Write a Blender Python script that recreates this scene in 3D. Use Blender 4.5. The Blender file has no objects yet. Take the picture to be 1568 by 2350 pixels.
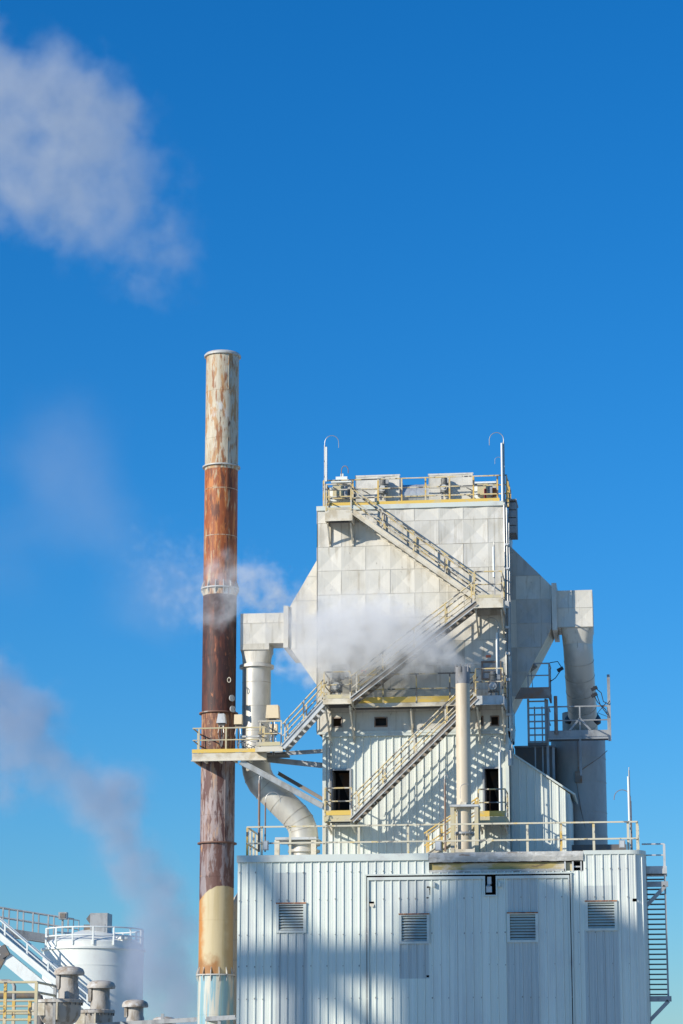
import bpy, bmesh, math, random
from mathutils import Vector, Matrix
random.seed(7)
R = math.radians
S = bpy.context.scene
COL = S.collection

# ------------------------------------------------------------------ camera
FPX, CPX, CPY, HORIZON = 5800.0, 784.0, 1175.0, 2560.0
PITCH = math.atan((HORIZON - CPY) / FPX)
YAW = R(7.2)
CAM = Vector((9.8, -100.0, 1.7))
cam_data = bpy.data.cameras.new('camera')
cam_data.sensor_fit = 'VERTICAL'
cam_data.sensor_height = 36.0
cam_data.lens = 36.0 * FPX / 2350.0
cam_data.clip_start = 0.5
cam_data.clip_end = 6000
cam = bpy.data.objects.new('camera', cam_data)
COL.objects.link(cam)
cam.location = CAM
cam.rotation_euler = (R(90) + PITCH, 0, YAW)
S.camera = cam

FWD = Vector((-math.sin(YAW) * math.cos(PITCH), math.cos(YAW) * math.cos(PITCH), math.sin(PITCH)))
RGT = Vector((math.cos(YAW), math.sin(YAW), 0))
UPV = RGT.cross(FWD)

def at(px, py, Y):
    """point of the plane y = Y that the photograph shows at (px, py)"""
    d = FWD * FPX + RGT * (px - CPX) + UPV * (CPY - py)
    t = (Y - CAM.y) / d.y
    return CAM + d * t
def ax(px, py, Y): return at(px, py, Y).x
def az(px, py, Y): return at(px, py, Y).z

# ------------------------------------------------------------------ sky and sun
SUN_AZ, SUN_EL = R(48), R(22.0)          # azimuth measured from the facade's normal towards -X
sun_dir = Vector((-math.sin(SUN_AZ) * math.cos(SUN_EL), -math.cos(SUN_AZ) * math.cos(SUN_EL), math.sin(SUN_EL)))
W = bpy.data.worlds.new('World')
S.world = W
W.use_nodes = True
wn, wl = W.node_tree.nodes, W.node_tree.links
wn.clear()
sky = wn.new('ShaderNodeTexSky')
sky.sky_type = 'NISHITA'
sky.sun_disc = False
sky.sun_elevation = SUN_EL
sky.sun_rotation = math.atan2(sun_dir.x, sun_dir.y)
sky.altitude = 1500
sky.air_density = 1.62
sky.dust_density = 0.0
sky.ozone_density = 10.0
tint = wn.new('ShaderNodeMix')           # the photograph's polariser and white balance
tint.data_type = 'RGBA'; tint.blend_type = 'MULTIPLY'
tint.inputs[0].default_value = 1.0
tint.inputs[7].default_value = (.74, .90, 1.0, 1)
hsv = wn.new('ShaderNodeHueSaturation')
hsv.inputs['Saturation'].default_value = 1.10
hsv.inputs['Value'].default_value = 1.0
bg = wn.new('ShaderNodeBackground')
bg.inputs['Strength'].default_value = 0.143
wo = wn.new('ShaderNodeOutputWorld')
wl.new(sky.outputs[0], tint.inputs[6])
wl.new(tint.outputs[2], hsv.inputs['Color'])
wl.new(hsv.outputs[0], bg.inputs['Color'])
wl.new(bg.outputs[0], wo.inputs['Surface'])
sl = bpy.data.lights.new('sun', 'SUN')
sl.energy = 4.9
sl.angle = R(0.53)
sl.color = (1.0, 0.93, 0.82)
so = bpy.data.objects.new('sun', sl)
COL.objects.link(so)
so.location = (-60, -60, 60)
so.rotation_euler = (-sun_dir).to_track_quat('-Z', 'Y').to_euler()

S.view_settings.view_transform = 'Standard'
S.view_settings.look = 'None'
S.view_settings.exposure = 0.0
S.view_settings.gamma = 1.0
S.render.engine = 'CYCLES'
S.cycles.use_denoising = True
S.cycles.max_bounces = 6
S.cycles.diffuse_bounces = 3
S.cycles.glossy_bounces = 3
S.cycles.volume_bounces = 5
S.cycles.transparent_max_bounces = 12
S.cycles.volume_max_steps = 256
S.cycles.volume_step_rate = 0.5

# ------------------------------------------------------------------ materials
def pmat(name, base, layers=(), rough=0.55, metal=0.0, bump=0.0, bscale=30.0, spec=0.5):
    """procedural paint / metal: each layer is (colour, (sx, sy, sz), low, high, detail[, strength])"""
    m = bpy.data.materials.new(name)
    m.use_nodes = True
    n, l = m.node_tree.nodes, m.node_tree.links
    b = n['Principled BSDF']
    b.inputs['Roughness'].default_value = rough
    b.inputs['Metallic'].default_value = metal
    b.inputs['Specular IOR Level'].default_value = spec
    tc = n.new('ShaderNodeTexCoord')
    rgb = n.new('ShaderNodeRGB')
    rgb.outputs[0].default_value = (*base, 1)
    cur = rgb.outputs[0]
    for i, L in enumerate(layers):
        c, sc, lo, hi, det = L[:5]
        st = L[5] if len(L) > 5 else 1.0
        mp = n.new('ShaderNodeMapping')
        mp.inputs['Scale'].default_value = sc
        mp.inputs['Location'].default_value = (i * 3.7 + len(name), i * 1.9, i * 7.3)
        no = n.new('ShaderNodeTexNoise')
        no.inputs['Scale'].default_value = 1.0
        no.inputs['Detail'].default_value = det
        no.inputs['Roughness'].default_value = 0.62
        mr = n.new('ShaderNodeMapRange')
        mr.interpolation_type = 'SMOOTHSTEP'
        mr.inputs['From Min'].default_value = lo
        mr.inputs['From Max'].default_value = hi
        mr.inputs['To Max'].default_value = st
        mx = n.new('ShaderNodeMix')
        mx.data_type = 'RGBA'
        l.new(tc.outputs['Object'], mp.inputs[0])
        l.new(mp.outputs[0], no.inputs['Vector'])
        l.new(no.outputs['Fac'], mr.inputs['Value'])
        l.new(mr.outputs[0], mx.inputs[0])
        l.new(cur, mx.inputs[6])
        mx.inputs[7].default_value = (*c, 1)
        cur = mx.outputs[2]
    l.new(cur, b.inputs['Base Color'])
    if bump:
        no = n.new('ShaderNodeTexNoise')
        no.inputs['Scale'].default_value = bscale
        no.inputs['Detail'].default_value = 4
        bp = n.new('ShaderNodeBump')
        bp.inputs['Strength'].default_value = bump
        bp.inputs['Distance'].default_value = 0.02
        l.new(tc.outputs['Object'], no.inputs['Vector'])
        l.new(no.outputs['Fac'], bp.inputs['Height'])
        l.new(bp.outputs[0], b.inputs['Normal'])
    m['out'] = 0
    return m

def clad(name, base):
    c = base
    return pmat(name, base, [((c[0]*.74, c[1]*.72, c[2]*.68), (.6, .6, .5), .46, .66, 5, .55),
                             ((c[0]*1.14, c[1]*1.15, c[2]*1.2), (.9, .9, .5), .50, .66, 4, .6),
                             ((c[0]*.66, c[1]*.62, c[2]*.55), (6.0, 6.0, .40), .54, .68, 6, .6),
                             ((c[0]*1.15, c[1]*1.15, c[2]*1.15), (9.0, 9.0, .35), .55, .68, 5, .5),
                             ((.40, .31, .20), (2.4, 2.4, .7), .60, .70, 6, .45),
                             ((.22, .19, .15), (5.0, 5.0, 2.5), .66, .72, 6, .5)],
                rough=.46, metal=.10, bump=.22, bscale=2.0)
M_CLAD = clad('galvanised_cladding', (.665, .63, .535))
M_CLAD2 = clad('galvanised_cladding_dull', (.645, .61, .515))
M_CLAD3 = clad('galvanised_cladding_bright', (.675, .645, .56))
M_CLADS = clad('sooty_cladding', (.47, .455, .405))  # base darkened for the right hopper's shade as well as its dirt
M_SEAM = pmat('seam_metal', (.50, .47, .40), [((.36, .31, .23), (1.5, 1.5, 1.5), .45, .65, 4)], rough=.5, metal=.2)
M_SHELL = pmat('smooth_duct_metal', (.60, .575, .50), [((.44, .42, .37), (.9, .9, .5), .45, .68, 5, .8), ((.70, .70, .69), (1.3, 1.3, .6), .52, .7, 4, .7),
                ((.32, .28, .22), (4, 4, .3), .62, .8, 5, .5)], rough=.40, metal=.22, bump=.14, bscale=1.6)
M_SILVER = pmat('bright_duct_metal', (.60, .61, .58), [((.42, .43, .42), (4, .8, 4), .45, .7, 4, .7)], rough=.34, metal=.45)
M_SIDE = pmat('white_ribbed_siding', (.72, .755, .665), [((.55, .56, .54), (.5, .5, .22), .45, .72, 5, .6), ((.46, .45, .42), (7, 7, .18), .60, .80, 4, .55),
               ((.80, .83, .745), (3.2, 3.2, .10), .5, .66, 3, .6), ((.36, .32, .27), (2.2, 2.2, 1.2), .71, .82, 6, .6)], rough=.42, metal=.05)
M_SIDE2 = pmat('tower_ribbed_siding', (.715, .74, .65), [((.56, .56, .52), (.6, .6, .25), .45, .72, 5, .7), ((.45, .43, .38), (8, 8, .2), .60, .80, 4, .5),
                ((.80, .82, .74), (3.2, 3.2, .12), .5, .66, 3, .6)], rough=.42, metal=.05)
M_BARE = pmat('bare_siding', (.54, .58, .545), [((.44, .46, .435), (9, 9, .12), .42, .66, 4, .8), ((.62, .625, .59), (14, 14, .9), .5, .7, 6, .7)], rough=.5, metal=.1)
M_TRIM = pmat('siding_trim', (.64, .675, .60), [((.48, .47, .44), (1.2, 1.2, 1.2), .5, .72, 5, .7), ((.30, .22, .15), (3, 3, 3), .70, .8, 5, .6)], rough=.45, metal=.1)
M_DARK = pmat('dark_void', (.012, .012, .014), rough=.9)
M_INNER = pmat('dim_interior', (.05, .045, .04), [((.10, .05, .025), (2, 2, 2), .45, .6, 4)], rough=.9)
def worn(name, base, dark=(.05, .05, .055), pale=(.62, .58, .5), lo=.52, pl=.52):
    return pmat(name, base, [(pale, (2.3, 2.3, 2.3), pl, pl + .08, 4, .9), (dark, (2.7, 2.7, 2.7), lo, lo + .05, 5, .92)], rough=.5)
M_YEL = worn('worn_yellow_paint', (.66, .43, .10), pale=(.60, .52, .36), lo=.53, pl=.50)
M_PALER = worn('pale_worn_rail', (.62, .57, .42), dark=(.16, .16, .15), pale=(.66, .50, .20), lo=.56, pl=.56)
M_YELR = worn('worn_yellow_rail', (.62, .48, .22), dark=(.07, .075, .085), pale=(.60, .56, .46), lo=.505, pl=.47)
M_TOE = pmat('yellow_toe_board', (.72, .49, .10), [((.55, .47, .28), (2, 2, 4), .52, .66, 5, .8), ((.2, .13, .05), (3, 3, 3), .66, .75, 5, .7)], rough=.5)
M_PALEYEL = pmat('faded_yellow_paint', (.58, .50, .29), [((.46, .42, .34), (1.6, 1.6, 1.6), .45, .65, 5), ((.25, .17, .1), (4, 4, 4), .66, .78, 5, .7)], rough=.5)
M_CREAM = pmat('cream_steel', (.66, .61, .49), [((.50, .43, .30), (1.8, 1.8, 1.8), .45, .66, 5), ((.22, .14, .08), (5, 5, 5), .67, .78, 5, .7)], rough=.5)
M_STEEL = pmat('grey_steel', (.36, .37, .365), [((.24, .24, .235), (2, 2, 1), .45, .68, 5), ((.2, .12, .07), (4, 4, 4), .66, .78, 5, .6)], rough=.5, metal=.2)
M_PALEST = pmat('pale_steel', (.56, .57, .55), [((.40, .39, .35), (2.2, 2.2, 1.2), .45, .68, 5)], rough=.45, metal=.15)
M_DSTEEL = pmat('dark_weathered_steel', (.13, .125, .12), [((.20, .15, .10), (2.5, 2.5, 2.5), .5, .7, 5)], rough=.6)
M_RUSTSTEEL = pmat('rusty_steel', (.24, .20, .17), [((.30, .15, .07), (2, 2, 2), .45, .65, 5), ((.34, .32, .29), (1.6, 1.6, 1.6), .55, .7, 4)], rough=.65)
M_TANKPLATE = pmat('grey_tank_plate', (.43, .425, .40), [((.29, .285, .27), (.8, .8, .4), .42, .68, 5, .8), ((.42, .42, .41), (4, 4, .3), .56, .74, 4, .7), ((.22, .14, .09), (3, 3, 1), .68, .8, 5, .6)], rough=.55, metal=.15, bump=.1, bscale=1.4)  # the tank plate's own grey, with blotches, streaks and rust
M_WHITE = pmat('white_paint', (.78, .81, .76), [((.62, .61, .57), (2, 2, 1), .5, .7, 5, .6)], rough=.35)
M_OFFWHITE = pmat('tank_white_paint', (.78, .80, .73), [((.64, .62, .57), (.5, .5, .3), .48, .7, 5, .6), ((.5, .46, .4), (4, 4, .25), .64, .78, 5, .4)], rough=.45)
M_TAN = pmat('tan_vent_pipe', (.62, .53, .385), [((.48, .37, .24), (2.5, 2.5, .5), .52, .72, 5, .7), ((.66, .62, .55), (1.2, 1.2, .5), .5, .7, 4, .7)], rough=.5)
M_SOOT = pmat('sooty_vent_rim', (.25, .255, .26), [((.12, .12, .12), (4, 4, 1), .45, .65, 5), ((.42, .38, .31), (2, 2, .8), .52, .7, 4)], rough=.7)
M_BEIGE = pmat('beige_enclosure', (.74, .60, .38), [((.6, .48, .3), (2, 2, 2), .5, .7, 4, .5)], rough=.45)
M_MOTOR = pmat('grey_motor_casting', (.30, .30, .28), [((.14, .14, .13), (7, 7, 7), .45, .62, 4), ((.45, .44, .4), (5, 5, 5), .55, .7, 4)], rough=.6, bump=.4, bscale=14)
M_CONC = pmat('spalled_concrete', (.44, .43, .385), [((.58, .57, .52), (2.4, 2.4, 5), .47, .6, 6), ((.27, .19, .13), (1.4, 1.4, 6), .56, .66, 6, .8), ((.16, .16, .16), (3, 3, 7), .62, .72, 6, .7)], rough=.9, bump=.9, bscale=9)
M_OCHRE = pmat('ochre_beam', (.42, .33, .12), [((.52, .47, .36), (.9, .9, 2), .48, .6, 5), ((.22, .16, .08), (1.2, 1.2, 5), .6, .7, 5)], rough=.6)
M_WEB = pmat('brown_stringer_web', (.27, .225, .17), [((.16, .13, .10), (2, 2, 2), .45, .62, 5), ((.40, .35, .27), (3, 3, 3), .56, .68, 5)], rough=.6)
M_CRUST = pmat('dusty_vent_metal', (.42, .395, .35), [((.27, .23, .18), (3, 3, 1.2), .45, .62, 6), ((.56, .55, .52), (2, 2, .8), .5, .66, 5), ((.12, .10, .08), (5, 5, 3), .64, .74, 6, .8)], rough=.85, bump=.5, bscale=12)
M_CRUSTCAP = pmat('dusty_vent_cap', (.50, .46, .40), [((.33, .26, .19), (3, 3, 3), .45, .65, 6), ((.62, .61, .58), (2, 2, 3), .52, .66, 5)], rough=.85, bump=.4, bscale=14)
M_CONDUIT = pmat('conduit_metal', (.38, .385, .37), [((.34, .33, .31), (3, 3, 3), .45, .65, 4)], rough=.4, metal=.4)
M_BROWNPIPE = pmat('brown_pole', (.24, .16, .115), [((.33, .3, .27), (2, 2, 2), .5, .65, 4)], rough=.6)
M_BLACK = pmat('black_cable', (.015, .016, .02), rough=.5)
M_RED = pmat('red_paint', (.50, .05, .04), [((.3, .05, .04), (4, 4, 4), .5, .65, 4)], rough=.45)
M_ORANGE = pmat('orange_tag_paint', (.75, .19, .09), rough=.5)
M_GROUND = pmat('dusty_yard', (.50, .48, .40), [((.40, .37, .32), (.3, .3, .3), .4, .65, 8), ((.56, .53, .47), (2, 2, 2), .5, .7, 8)], rough=.95)
M_BLUE = pmat('stained_pale_paint', (.58, .56, .46), [((.18, .40, .48), (3.0, 3.0, .25), .44, .53, 6, .85), ((.24, .34, .24), (6, 6, .12), .56, .70, 4, .7), ((.46, .27, .10), (4.4, 4.4, .10), .58, .70, 4, .8), ((.28, .24, .20), (9, 9, 3), .67, .74, 5, .8)], rough=.5)

def rust(name, pale, light, mid, dark, a, b, extra=(), streak=.5, fleck=.5):
    """rusting painted steel: a = share of the pale paint eaten by rust (0..1), b = share of dark scale in the rust"""
    t = .64 - .28 * a
    u = .64 - .28 * b
    L = [((pale[0]*.80, pale[1]*.76, pale[2]*.68), (2.4, 2.4, .6), .46, .60, 6, .8),
         (light, (4.0, 4.0, 1.0), t - .02, t + .05, 8, .95),
         (mid, (6.0, 6.0, .85), t + .01, t + .09, 8, .95),
         (dark, (4.4, 4.4, .9), u, u + .10, 8, .95),
         (mid, (15.0, 15.0, 1.3), .50, .62, 6, streak),
         ((light[0]*1.15, light[1]*1.1, light[2]), (8.0, 8.0, 2.4), .565, .64, 8, fleck),
         ((dark[0]*.7, dark[1]*.7, dark[2]*.7), (13.0, 13.0, .45), .55, .68, 6, .6 * b + .15)] + list(extra)
    return pmat(name, pale, L, rough=.62, bump=.22, bscale=5.0)
LR, MR, DR = (.50, .21, .07), (.27, .085, .03), (.085, .032, .02)
M_R1 = rust('rust_top', (.56, .50, .37), (.46, .26, .11), (.29, .115, .04), DR, .38, .10, [((.57, .57, .54), (1.6, 1.6, .5), .57, .64, 7, .8), ((.20, .075, .03), (7.0, 7.0, .7), .60, .66, 8, .9)], streak=.18, fleck=.25)
M_R2 = rust('rust_orange', (.54, .40, .22), (.52, .18, .04), (.30, .075, .018), (.13, .042, .020), .78, .44, [((.50, .38, .22), (4.2, 4.2, .8), .585, .65, 8, .75)])
M_R3 = rust('rust_brown', (.22, .10, .065), (.23, .068, .032), (.10, .031, .018), (.045, .018, .015), .95, .82, [((.42, .15, .06), (6, 6, 1.5), .635, .68, 8, .8)], streak=.5, fleck=.12)
M_R4a = rust('rust_mixed', (.46, .34, .22), (.42, .19, .08), (.15, .055, .03), (.085, .034, .024), .72, .5, [((.52, .34, .18), (4, 4, 1.8), .60, .65, 8, .8)], fleck=.3)
M_R4 = rust('rust_patchy', (.37, .30, .285), (.30, .19, .15), (.125, .052, .04), (.085, .036, .030), .36, .40,
            [((.115, .05, .042), (2.6, 2.6, .55), .535, .55, 8, .9), ((.46, .30, .20), (4.2, 4.2, .8), .60, .62, 8, .8), ((.38, .35, .355), (2.0, 2.0, .35), .55, .62, 7, .6)], streak=.25, fleck=.1)
M_FLANGE = pmat('flange_rust', (.20, .10, .065), [((.34, .30, .25), (2.2, 2.2, 2), .52, .64, 4)], rough=.6)
M_FLANGEP = pmat('flange_pale', (.50, .50, .46), [((.34, .24, .15), (2.4, 2.4, 2.4), .55, .68, 5)], rough=.5)

def paint_edge_mat():
    """brown old steel above a curved edge, cream paint gone orange on its left side below"""
    m = rust('rust_cream_paint', (.15, .075, .06), (.30, .21, .19), (.115, .052, .042), (.075, .036, .032), .30, .3,
             [((.31, .27, .27), (2.2, 2.2, .5), .51, .58, 8, .75), ((.50, .25, .09), (2.4, 2.4, 1.2), .62, .64, 8, .9)], streak=.3, fleck=.1)
    n, l = m.node_tree.nodes, m.node_tree.links
    b = n['Principled BSDF']
    old = b.inputs['Base Color'].links[0].from_socket
    tc = n.new('ShaderNodeTexCoord')
    sep = n.new('ShaderNodeSeparateXYZ')
    l.new(tc.outputs['Object'], sep.inputs[0])
    no = n.new('ShaderNodeTexNoise'); no.inputs['Scale'].default_value = 3.0; no.inputs['Detail'].default_value = 5
    l.new(tc.outputs['Object'], no.inputs['Vector'])
    def math_(op, a, bb):
        q = n.new('ShaderNodeMath'); q.operation = op
        for i, v in enumerate((a, bb)):
            if isinstance(v, (int, float)): q.inputs[i].default_value = v
            else: l.new(v, q.inputs[i])
        return q.outputs[0]
    def rng(v, a0, a1):
        q = n.new('ShaderNodeMapRange'); q.interpolation_type = 'SMOOTHSTEP'
        l.new(v, q.inputs['Value']); q.inputs['From Min'].default_value = a0; q.inputs['From Max'].default_value = a1
        return q.outputs[0]
    def mix(f, a, c):
        q = n.new('ShaderNodeMix'); q.data_type = 'RGBA'
        l.new(f, q.inputs[0])
        for i, v in ((6, a), (7, c)):
            if isinstance(v, tuple): q.inputs[i].default_value = (*v, 1)
            else: l.new(v, q.inputs[i])
        return q.outputs[2]
    jit = math_('MULTIPLY', math_('SUBTRACT', no.outputs['Fac'], .5), .16)
    # cream with an orange left flank
    xx = math_('ADD', sep.outputs['X'], math_('MULTIPLY', math_('SUBTRACT', no.outputs['Fac'], .5), .35))
    cream = mix(rng(xx, -.30, -.56), (.58, .48, .28), (.52, .22, .05))
    cream = mix(math_('MULTIPLY', rng(xx, .36, .62), .7), cream, (.40, .26, .11))
    n2 = n.new('ShaderNodeTexNoise'); n2.inputs['Scale'].default_value = 1.0; n2.inputs['Detail'].default_value = 5
    mp = n.new('ShaderNodeMapping'); mp.inputs['Scale'].default_value = (5, 5, .3)
    l.new(tc.outputs['Object'], mp.inputs[0]); l.new(mp.outputs[0], n2.inputs['Vector'])
    cream = mix(math_('MULTIPLY', rng(n2.outputs['Fac'], .5, .72), .6), cream, (.46, .36, .17))
    # rust bloom just above the bottom flange
    zz = math_('ADD', sep.outputs['Z'], math_('MULTIPLY', math_('SUBTRACT', no.outputs['Fac'], .5), 1.3))
    cream = mix(math_('MULTIPLY', rng(zz, EDGE['bot'] + .85, EDGE['bot'] + .15), rng(sep.outputs['X'], .40, .1)), cream, (.36, .17, .055))
    # curved edge: higher on the right than on the left
    e = math_('ADD', math_('MULTIPLY', sep.outputs['X'], .42), EDGE['mid'])
    e = math_('SUBTRACT', e, math_('MULTIPLY', math_('MULTIPLY', sep.outputs['X'], sep.outputs['X']), .55))
    dz = math_('ADD', math_('SUBTRACT', sep.outputs['Z'], e), jit)
    dz2 = math_('ADD', dz, .05)
    col = mix(rng(dz2, .0, .015), (.42, .20, .06), old)
    col = mix(rng(dz, -.03, .0), cream, col)
    l.new(col, b.inputs['Base Color'])
    return m

# ------------------------------------------------------------------ mesh helpers
class MB:
    def __init__(s): s.v, s.f, s.m = [], [], []
    def add(s, vs, fs, mi=0):
        o = len(s.v); s.v += [Vector(v) for v in vs]
        for f in fs: s.f.append([o + i for i in f]); s.m.append(mi)
        return s
    def box(s, x0, x1, y0, y1, z0, z1, mi=0):
        x0, x1 = min(x0, x1), max(x0, x1); y0, y1 = min(y0, y1), max(y0, y1); z0, z1 = min(z0, z1), max(z0, z1)
        return s.add([(x0,y0,z0),(x1,y0,z0),(x1,y1,z0),(x0,y1,z0),(x0,y0,z1),(x1,y0,z1),(x1,y1,z1),(x0,y1,z1)],
                     [(0,3,2,1),(4,5,6,7),(0,1,5,4),(1,2,6,5),(2,3,7,6),(3,0,4,7)], mi)
    def bar(s, p, q, w, h, up=(0, 0, 1), mi=0):
        p, q = Vector(p), Vector(q); d = (q - p).normalized(); up = Vector(up)
        if abs(d.dot(up)) > .99: up = Vector((0, 1, 0))
        a = d.cross(up).normalized() * (w / 2); b = a.cross(d).normalized() * (h / 2)
        vs = [p-a-b, p+a-b, p+a+b, p-a+b, q-a-b, q+a-b, q+a+b, q-a+b]
        return s.add(vs, [(0,1,2,3),(7,6,5,4),(0,4,5,1),(1,5,6,2),(2,6,7,3),(3,7,4,0)], mi)
    def tube(s, pts, r, n=8, caps=True, mi=0):
        pts = [Vector(p) for p in pts]; rs = r if isinstance(r, (list, tuple)) else [r] * len(pts)
        t0 = (pts[1] - pts[0]).normalized()
        a = t0.orthogonal().normalized(); rings = []; o = len(s.v)
        for i, p in enumerate(pts):
            t = ((pts[i] - pts[i-1]).normalized() if i else t0) + ((pts[i+1] - pts[i]).normalized() if i < len(pts) - 1 else (pts[i] - pts[i-1]).normalized())
            t.normalize(); a = (a - t * a.dot(t)).normalized(); b = t.cross(a)
            k = 1.0
            if 0 < i < len(pts) - 1:
                c = (pts[i] - pts[i-1]).normalized().dot(t); k = 1 / max(c, .5)
            for j in range(n):
                g = 2 * math.pi * j / n
                s.v.append(p + (a * math.cos(g) + b * math.sin(g)) * rs[i] * (1 if n < 12 else 1))
        for i in range(len(pts) - 1):
            for j in range(n):
                k = (j + 1) % n
                s.f.append([o+i*n+j, o+i*n+k, o+(i+1)*n+k, o+(i+1)*n+j]); s.m.append(mi)
        if caps:
            s.f.append([o+j for j in range(n)][::-1]); s.m.append(mi)
            e = o + (len(pts)-1)*n; s.f.append([e+j for j in range(n)]); s.m.append(mi)
        return s
    def lathe(s, c, prof, n=32, mi=0, arc=None):
        o = len(s.v); c = Vector(c)
        for r, z in prof:
            for j in range(n):
                g = 2 * math.pi * j / n
                s.v.append(Vector((c.x + r * math.cos(g), c.y + r * math.sin(g), z)))
        for i in range(len(prof) - 1):
            for j in range(n):
                k = (j + 1) % n
                s.f.append([o+i*n+j, o+i*n+k, o+(i+1)*n+k, o+(i+1)*n+j]); s.m.append(mi)
        if prof[0][0] > 1e-4: s.f.append([o+j for j in range(n)][::-1]); s.m.append(mi)
        if prof[-1][0] > 1e-4:
            e = o + (len(prof)-1)*n; s.f.append([e+j for j in range(n)]); s.m.append(mi)
        return s
    def prism(s, poly, y0, y1, mi=0):
        n = len(poly)
        vs = [(x, y0, z) for x, z in poly] + [(x, y1, z) for x, z in poly]
        fs = [list(range(n)), list(range(2*n-1, n-1, -1))] + [[i, n+i, n+(i+1) % n, (i+1) % n] for i in range(n)]
        return s.add(vs, fs, mi)

ORG = {}
def tagit(o, label=None, cat=None, group=None, kind=None):
    for k, v in (('label', label), ('category', cat), ('group', group), ('kind', kind)):
        if v: o[k] = v
    return o
def thing(name, label, cat, loc, group=None):
    o = bpy.data.objects.new(name, None); COL.objects.link(o)
    o.empty_display_size = .2; o.location = loc; ORG[o] = Vector(loc)
    return tagit(o, label, cat, group)
def build(mb, name, mat, parent=None, smooth=False, label=None, origin=None, auto=None, recalc=True):
    me = bpy.data.meshes.new(name)
    org = ORG[parent] if parent else (Vector(origin) if origin else Vector((0, 0, 0)))
    me.from_pydata([tuple(v - org) for v in mb.v], [], mb.f)
    for m in (mat if isinstance(mat, (list, tuple)) else [mat]): me.materials.append(m)
    me.polygons.foreach_set('material_index', mb.m)
    bm = bmesh.new(); bm.from_mesh(me)
    if recalc: bmesh.ops.recalc_face_normals(bm, faces=bm.faces)
    if smooth:
        lim = R(auto or 40)
        for f in bm.faces: f.smooth = True
        for e in bm.edges:
            if len(e.link_faces) == 2 and e.calc_face_angle(0) > lim: e.smooth = False
    bm.to_mesh(me); bm.free()
    o = bpy.data.objects.new(name, me); COL.objects.link(o)
    if parent: o.parent = parent
    else: o.location = org
    ORG[o] = org
    if label: o['label'] = label
    return o

def crossbreak(mb, poly, T, cell, ou, ov, h=.022, seamw=.018, seed=1, seam=None):
    """cross-broken sheet metal squares over a convex (u, v) polygon; T(u, v, d) puts a point d proud of the sheet"""
    rn = random.Random(seed)
    us = [p[0] for p in poly]; vs = [p[1] for p in poly]
    i0, i1 = math.floor((min(us)-ou)/cell)-1, math.ceil((max(us)-ou)/cell)+1
    j0, j1 = math.floor((min(vs)-ov)/cell)-1, math.ceil((max(vs)-ov)/cell)+1
    bm = bmesh.new()
    ml = bm.faces.layers.int.new('mi')
    corner = {}
    for i in range(i0, i1+1):
        for j in range(j0, j1+1):
            corner[i, j] = bm.verts.new((ou+i*cell, ov+j*cell, h*1.2 + rn.uniform(-.003, .003)))
    for i in range(i0, i1):
        for j in range(j0, j1):
            hh = h*1.2 - h * rn.uniform(.45, 1.15)
            c = bm.verts.new((ou+(i+.5)*cell + rn.uniform(-.03, .03), ov+(j+.5)*cell + rn.uniform(-.03, .03), hh))
            q = [corner[i, j], corner[i+1, j], corner[i+1, j+1], corner[i, j+1]]
            mi = rn.choice((0, 0, 0, 0, 1, 2))
            for k in range(4):
                f = bm.faces.new((q[k], q[(k+1) % 4], c)); f[ml] = mi
    n = len(poly); area = sum(poly[k][0]*poly[(k+1) % n][1] - poly[(k+1) % n][0]*poly[k][1] for k in range(n))
    for k in range(n):
        a, b = Vector(poly[k]), Vector(poly[(k+1) % n]); d = b - a
        no = Vector((d.y, -d.x, 0)) if area > 0 else Vector((-d.y, d.x, 0))
        bmesh.ops.bisect_plane(bm, geom=bm.verts[:]+bm.edges[:]+bm.faces[:], plane_co=(a.x, a.y, 0), plane_no=no, clear_outer=True)
    bm.verts.index_update(); o = len(mb.v)
    for v in bm.verts: mb.v.append(Vector(T(v.co.x, v.co.y, v.co.z)))
    for f in bm.faces: mb.f.append([o + v.index for v in f.verts]); mb.m.append(f[ml])
    bm.free()
    if seam is not None:
        def clip(p, q):
            t0, t1 = 0.0, 1.0
            for k in range(n):
                a, b = Vector(poly[k]), Vector(poly[(k+1) % n]); d = b - a
                no = Vector((d.y, -d.x)) if area > 0 else Vector((-d.y, d.x))
                f0, f1 = no.dot(p - a), no.dot(q - a)
                if f0 > 0 and f1 > 0: return None
                if f0 > 0: t0 = max(t0, f0/(f0-f1))
                elif f1 > 0: t1 = min(t1, f0/(f0-f1))
            if t1 - t0 < 1e-3: return None
            return p + (q-p)*t0, p + (q-p)*t1
        w = seamw/2
        def strip(p, q):
            r = clip(Vector(p), Vector(q))
            if not r: return
            a, b = r; d = (b-a).normalized(); s_ = Vector((-d.y, d.x))*w
            vs4 = [a-s_, a+s_, b+s_, b-s_]
            mb.add([T(v.x, v.y, h*1.2-.014) for v in vs4] + [T(v.x, v.y, h*1.2+.008) for v in vs4], [(0,1,2,3),(7,6,5,4),(0,4,5,1),(1,5,6,2),(2,6,7,3),(3,7,4,0)], 3)
        for j in range(j0, j1+1): strip((ou+i0*cell, ov+j*cell), (ou+i1*cell, ov+j*cell))
        for j in range(j0, j1):
            for i in range(i0, i1+1):
                if (i + j) % 2 == 0: strip((ou+i*cell, ov+j*cell+w), (ou+i*cell, ov+(j+1)*cell-w))

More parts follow.
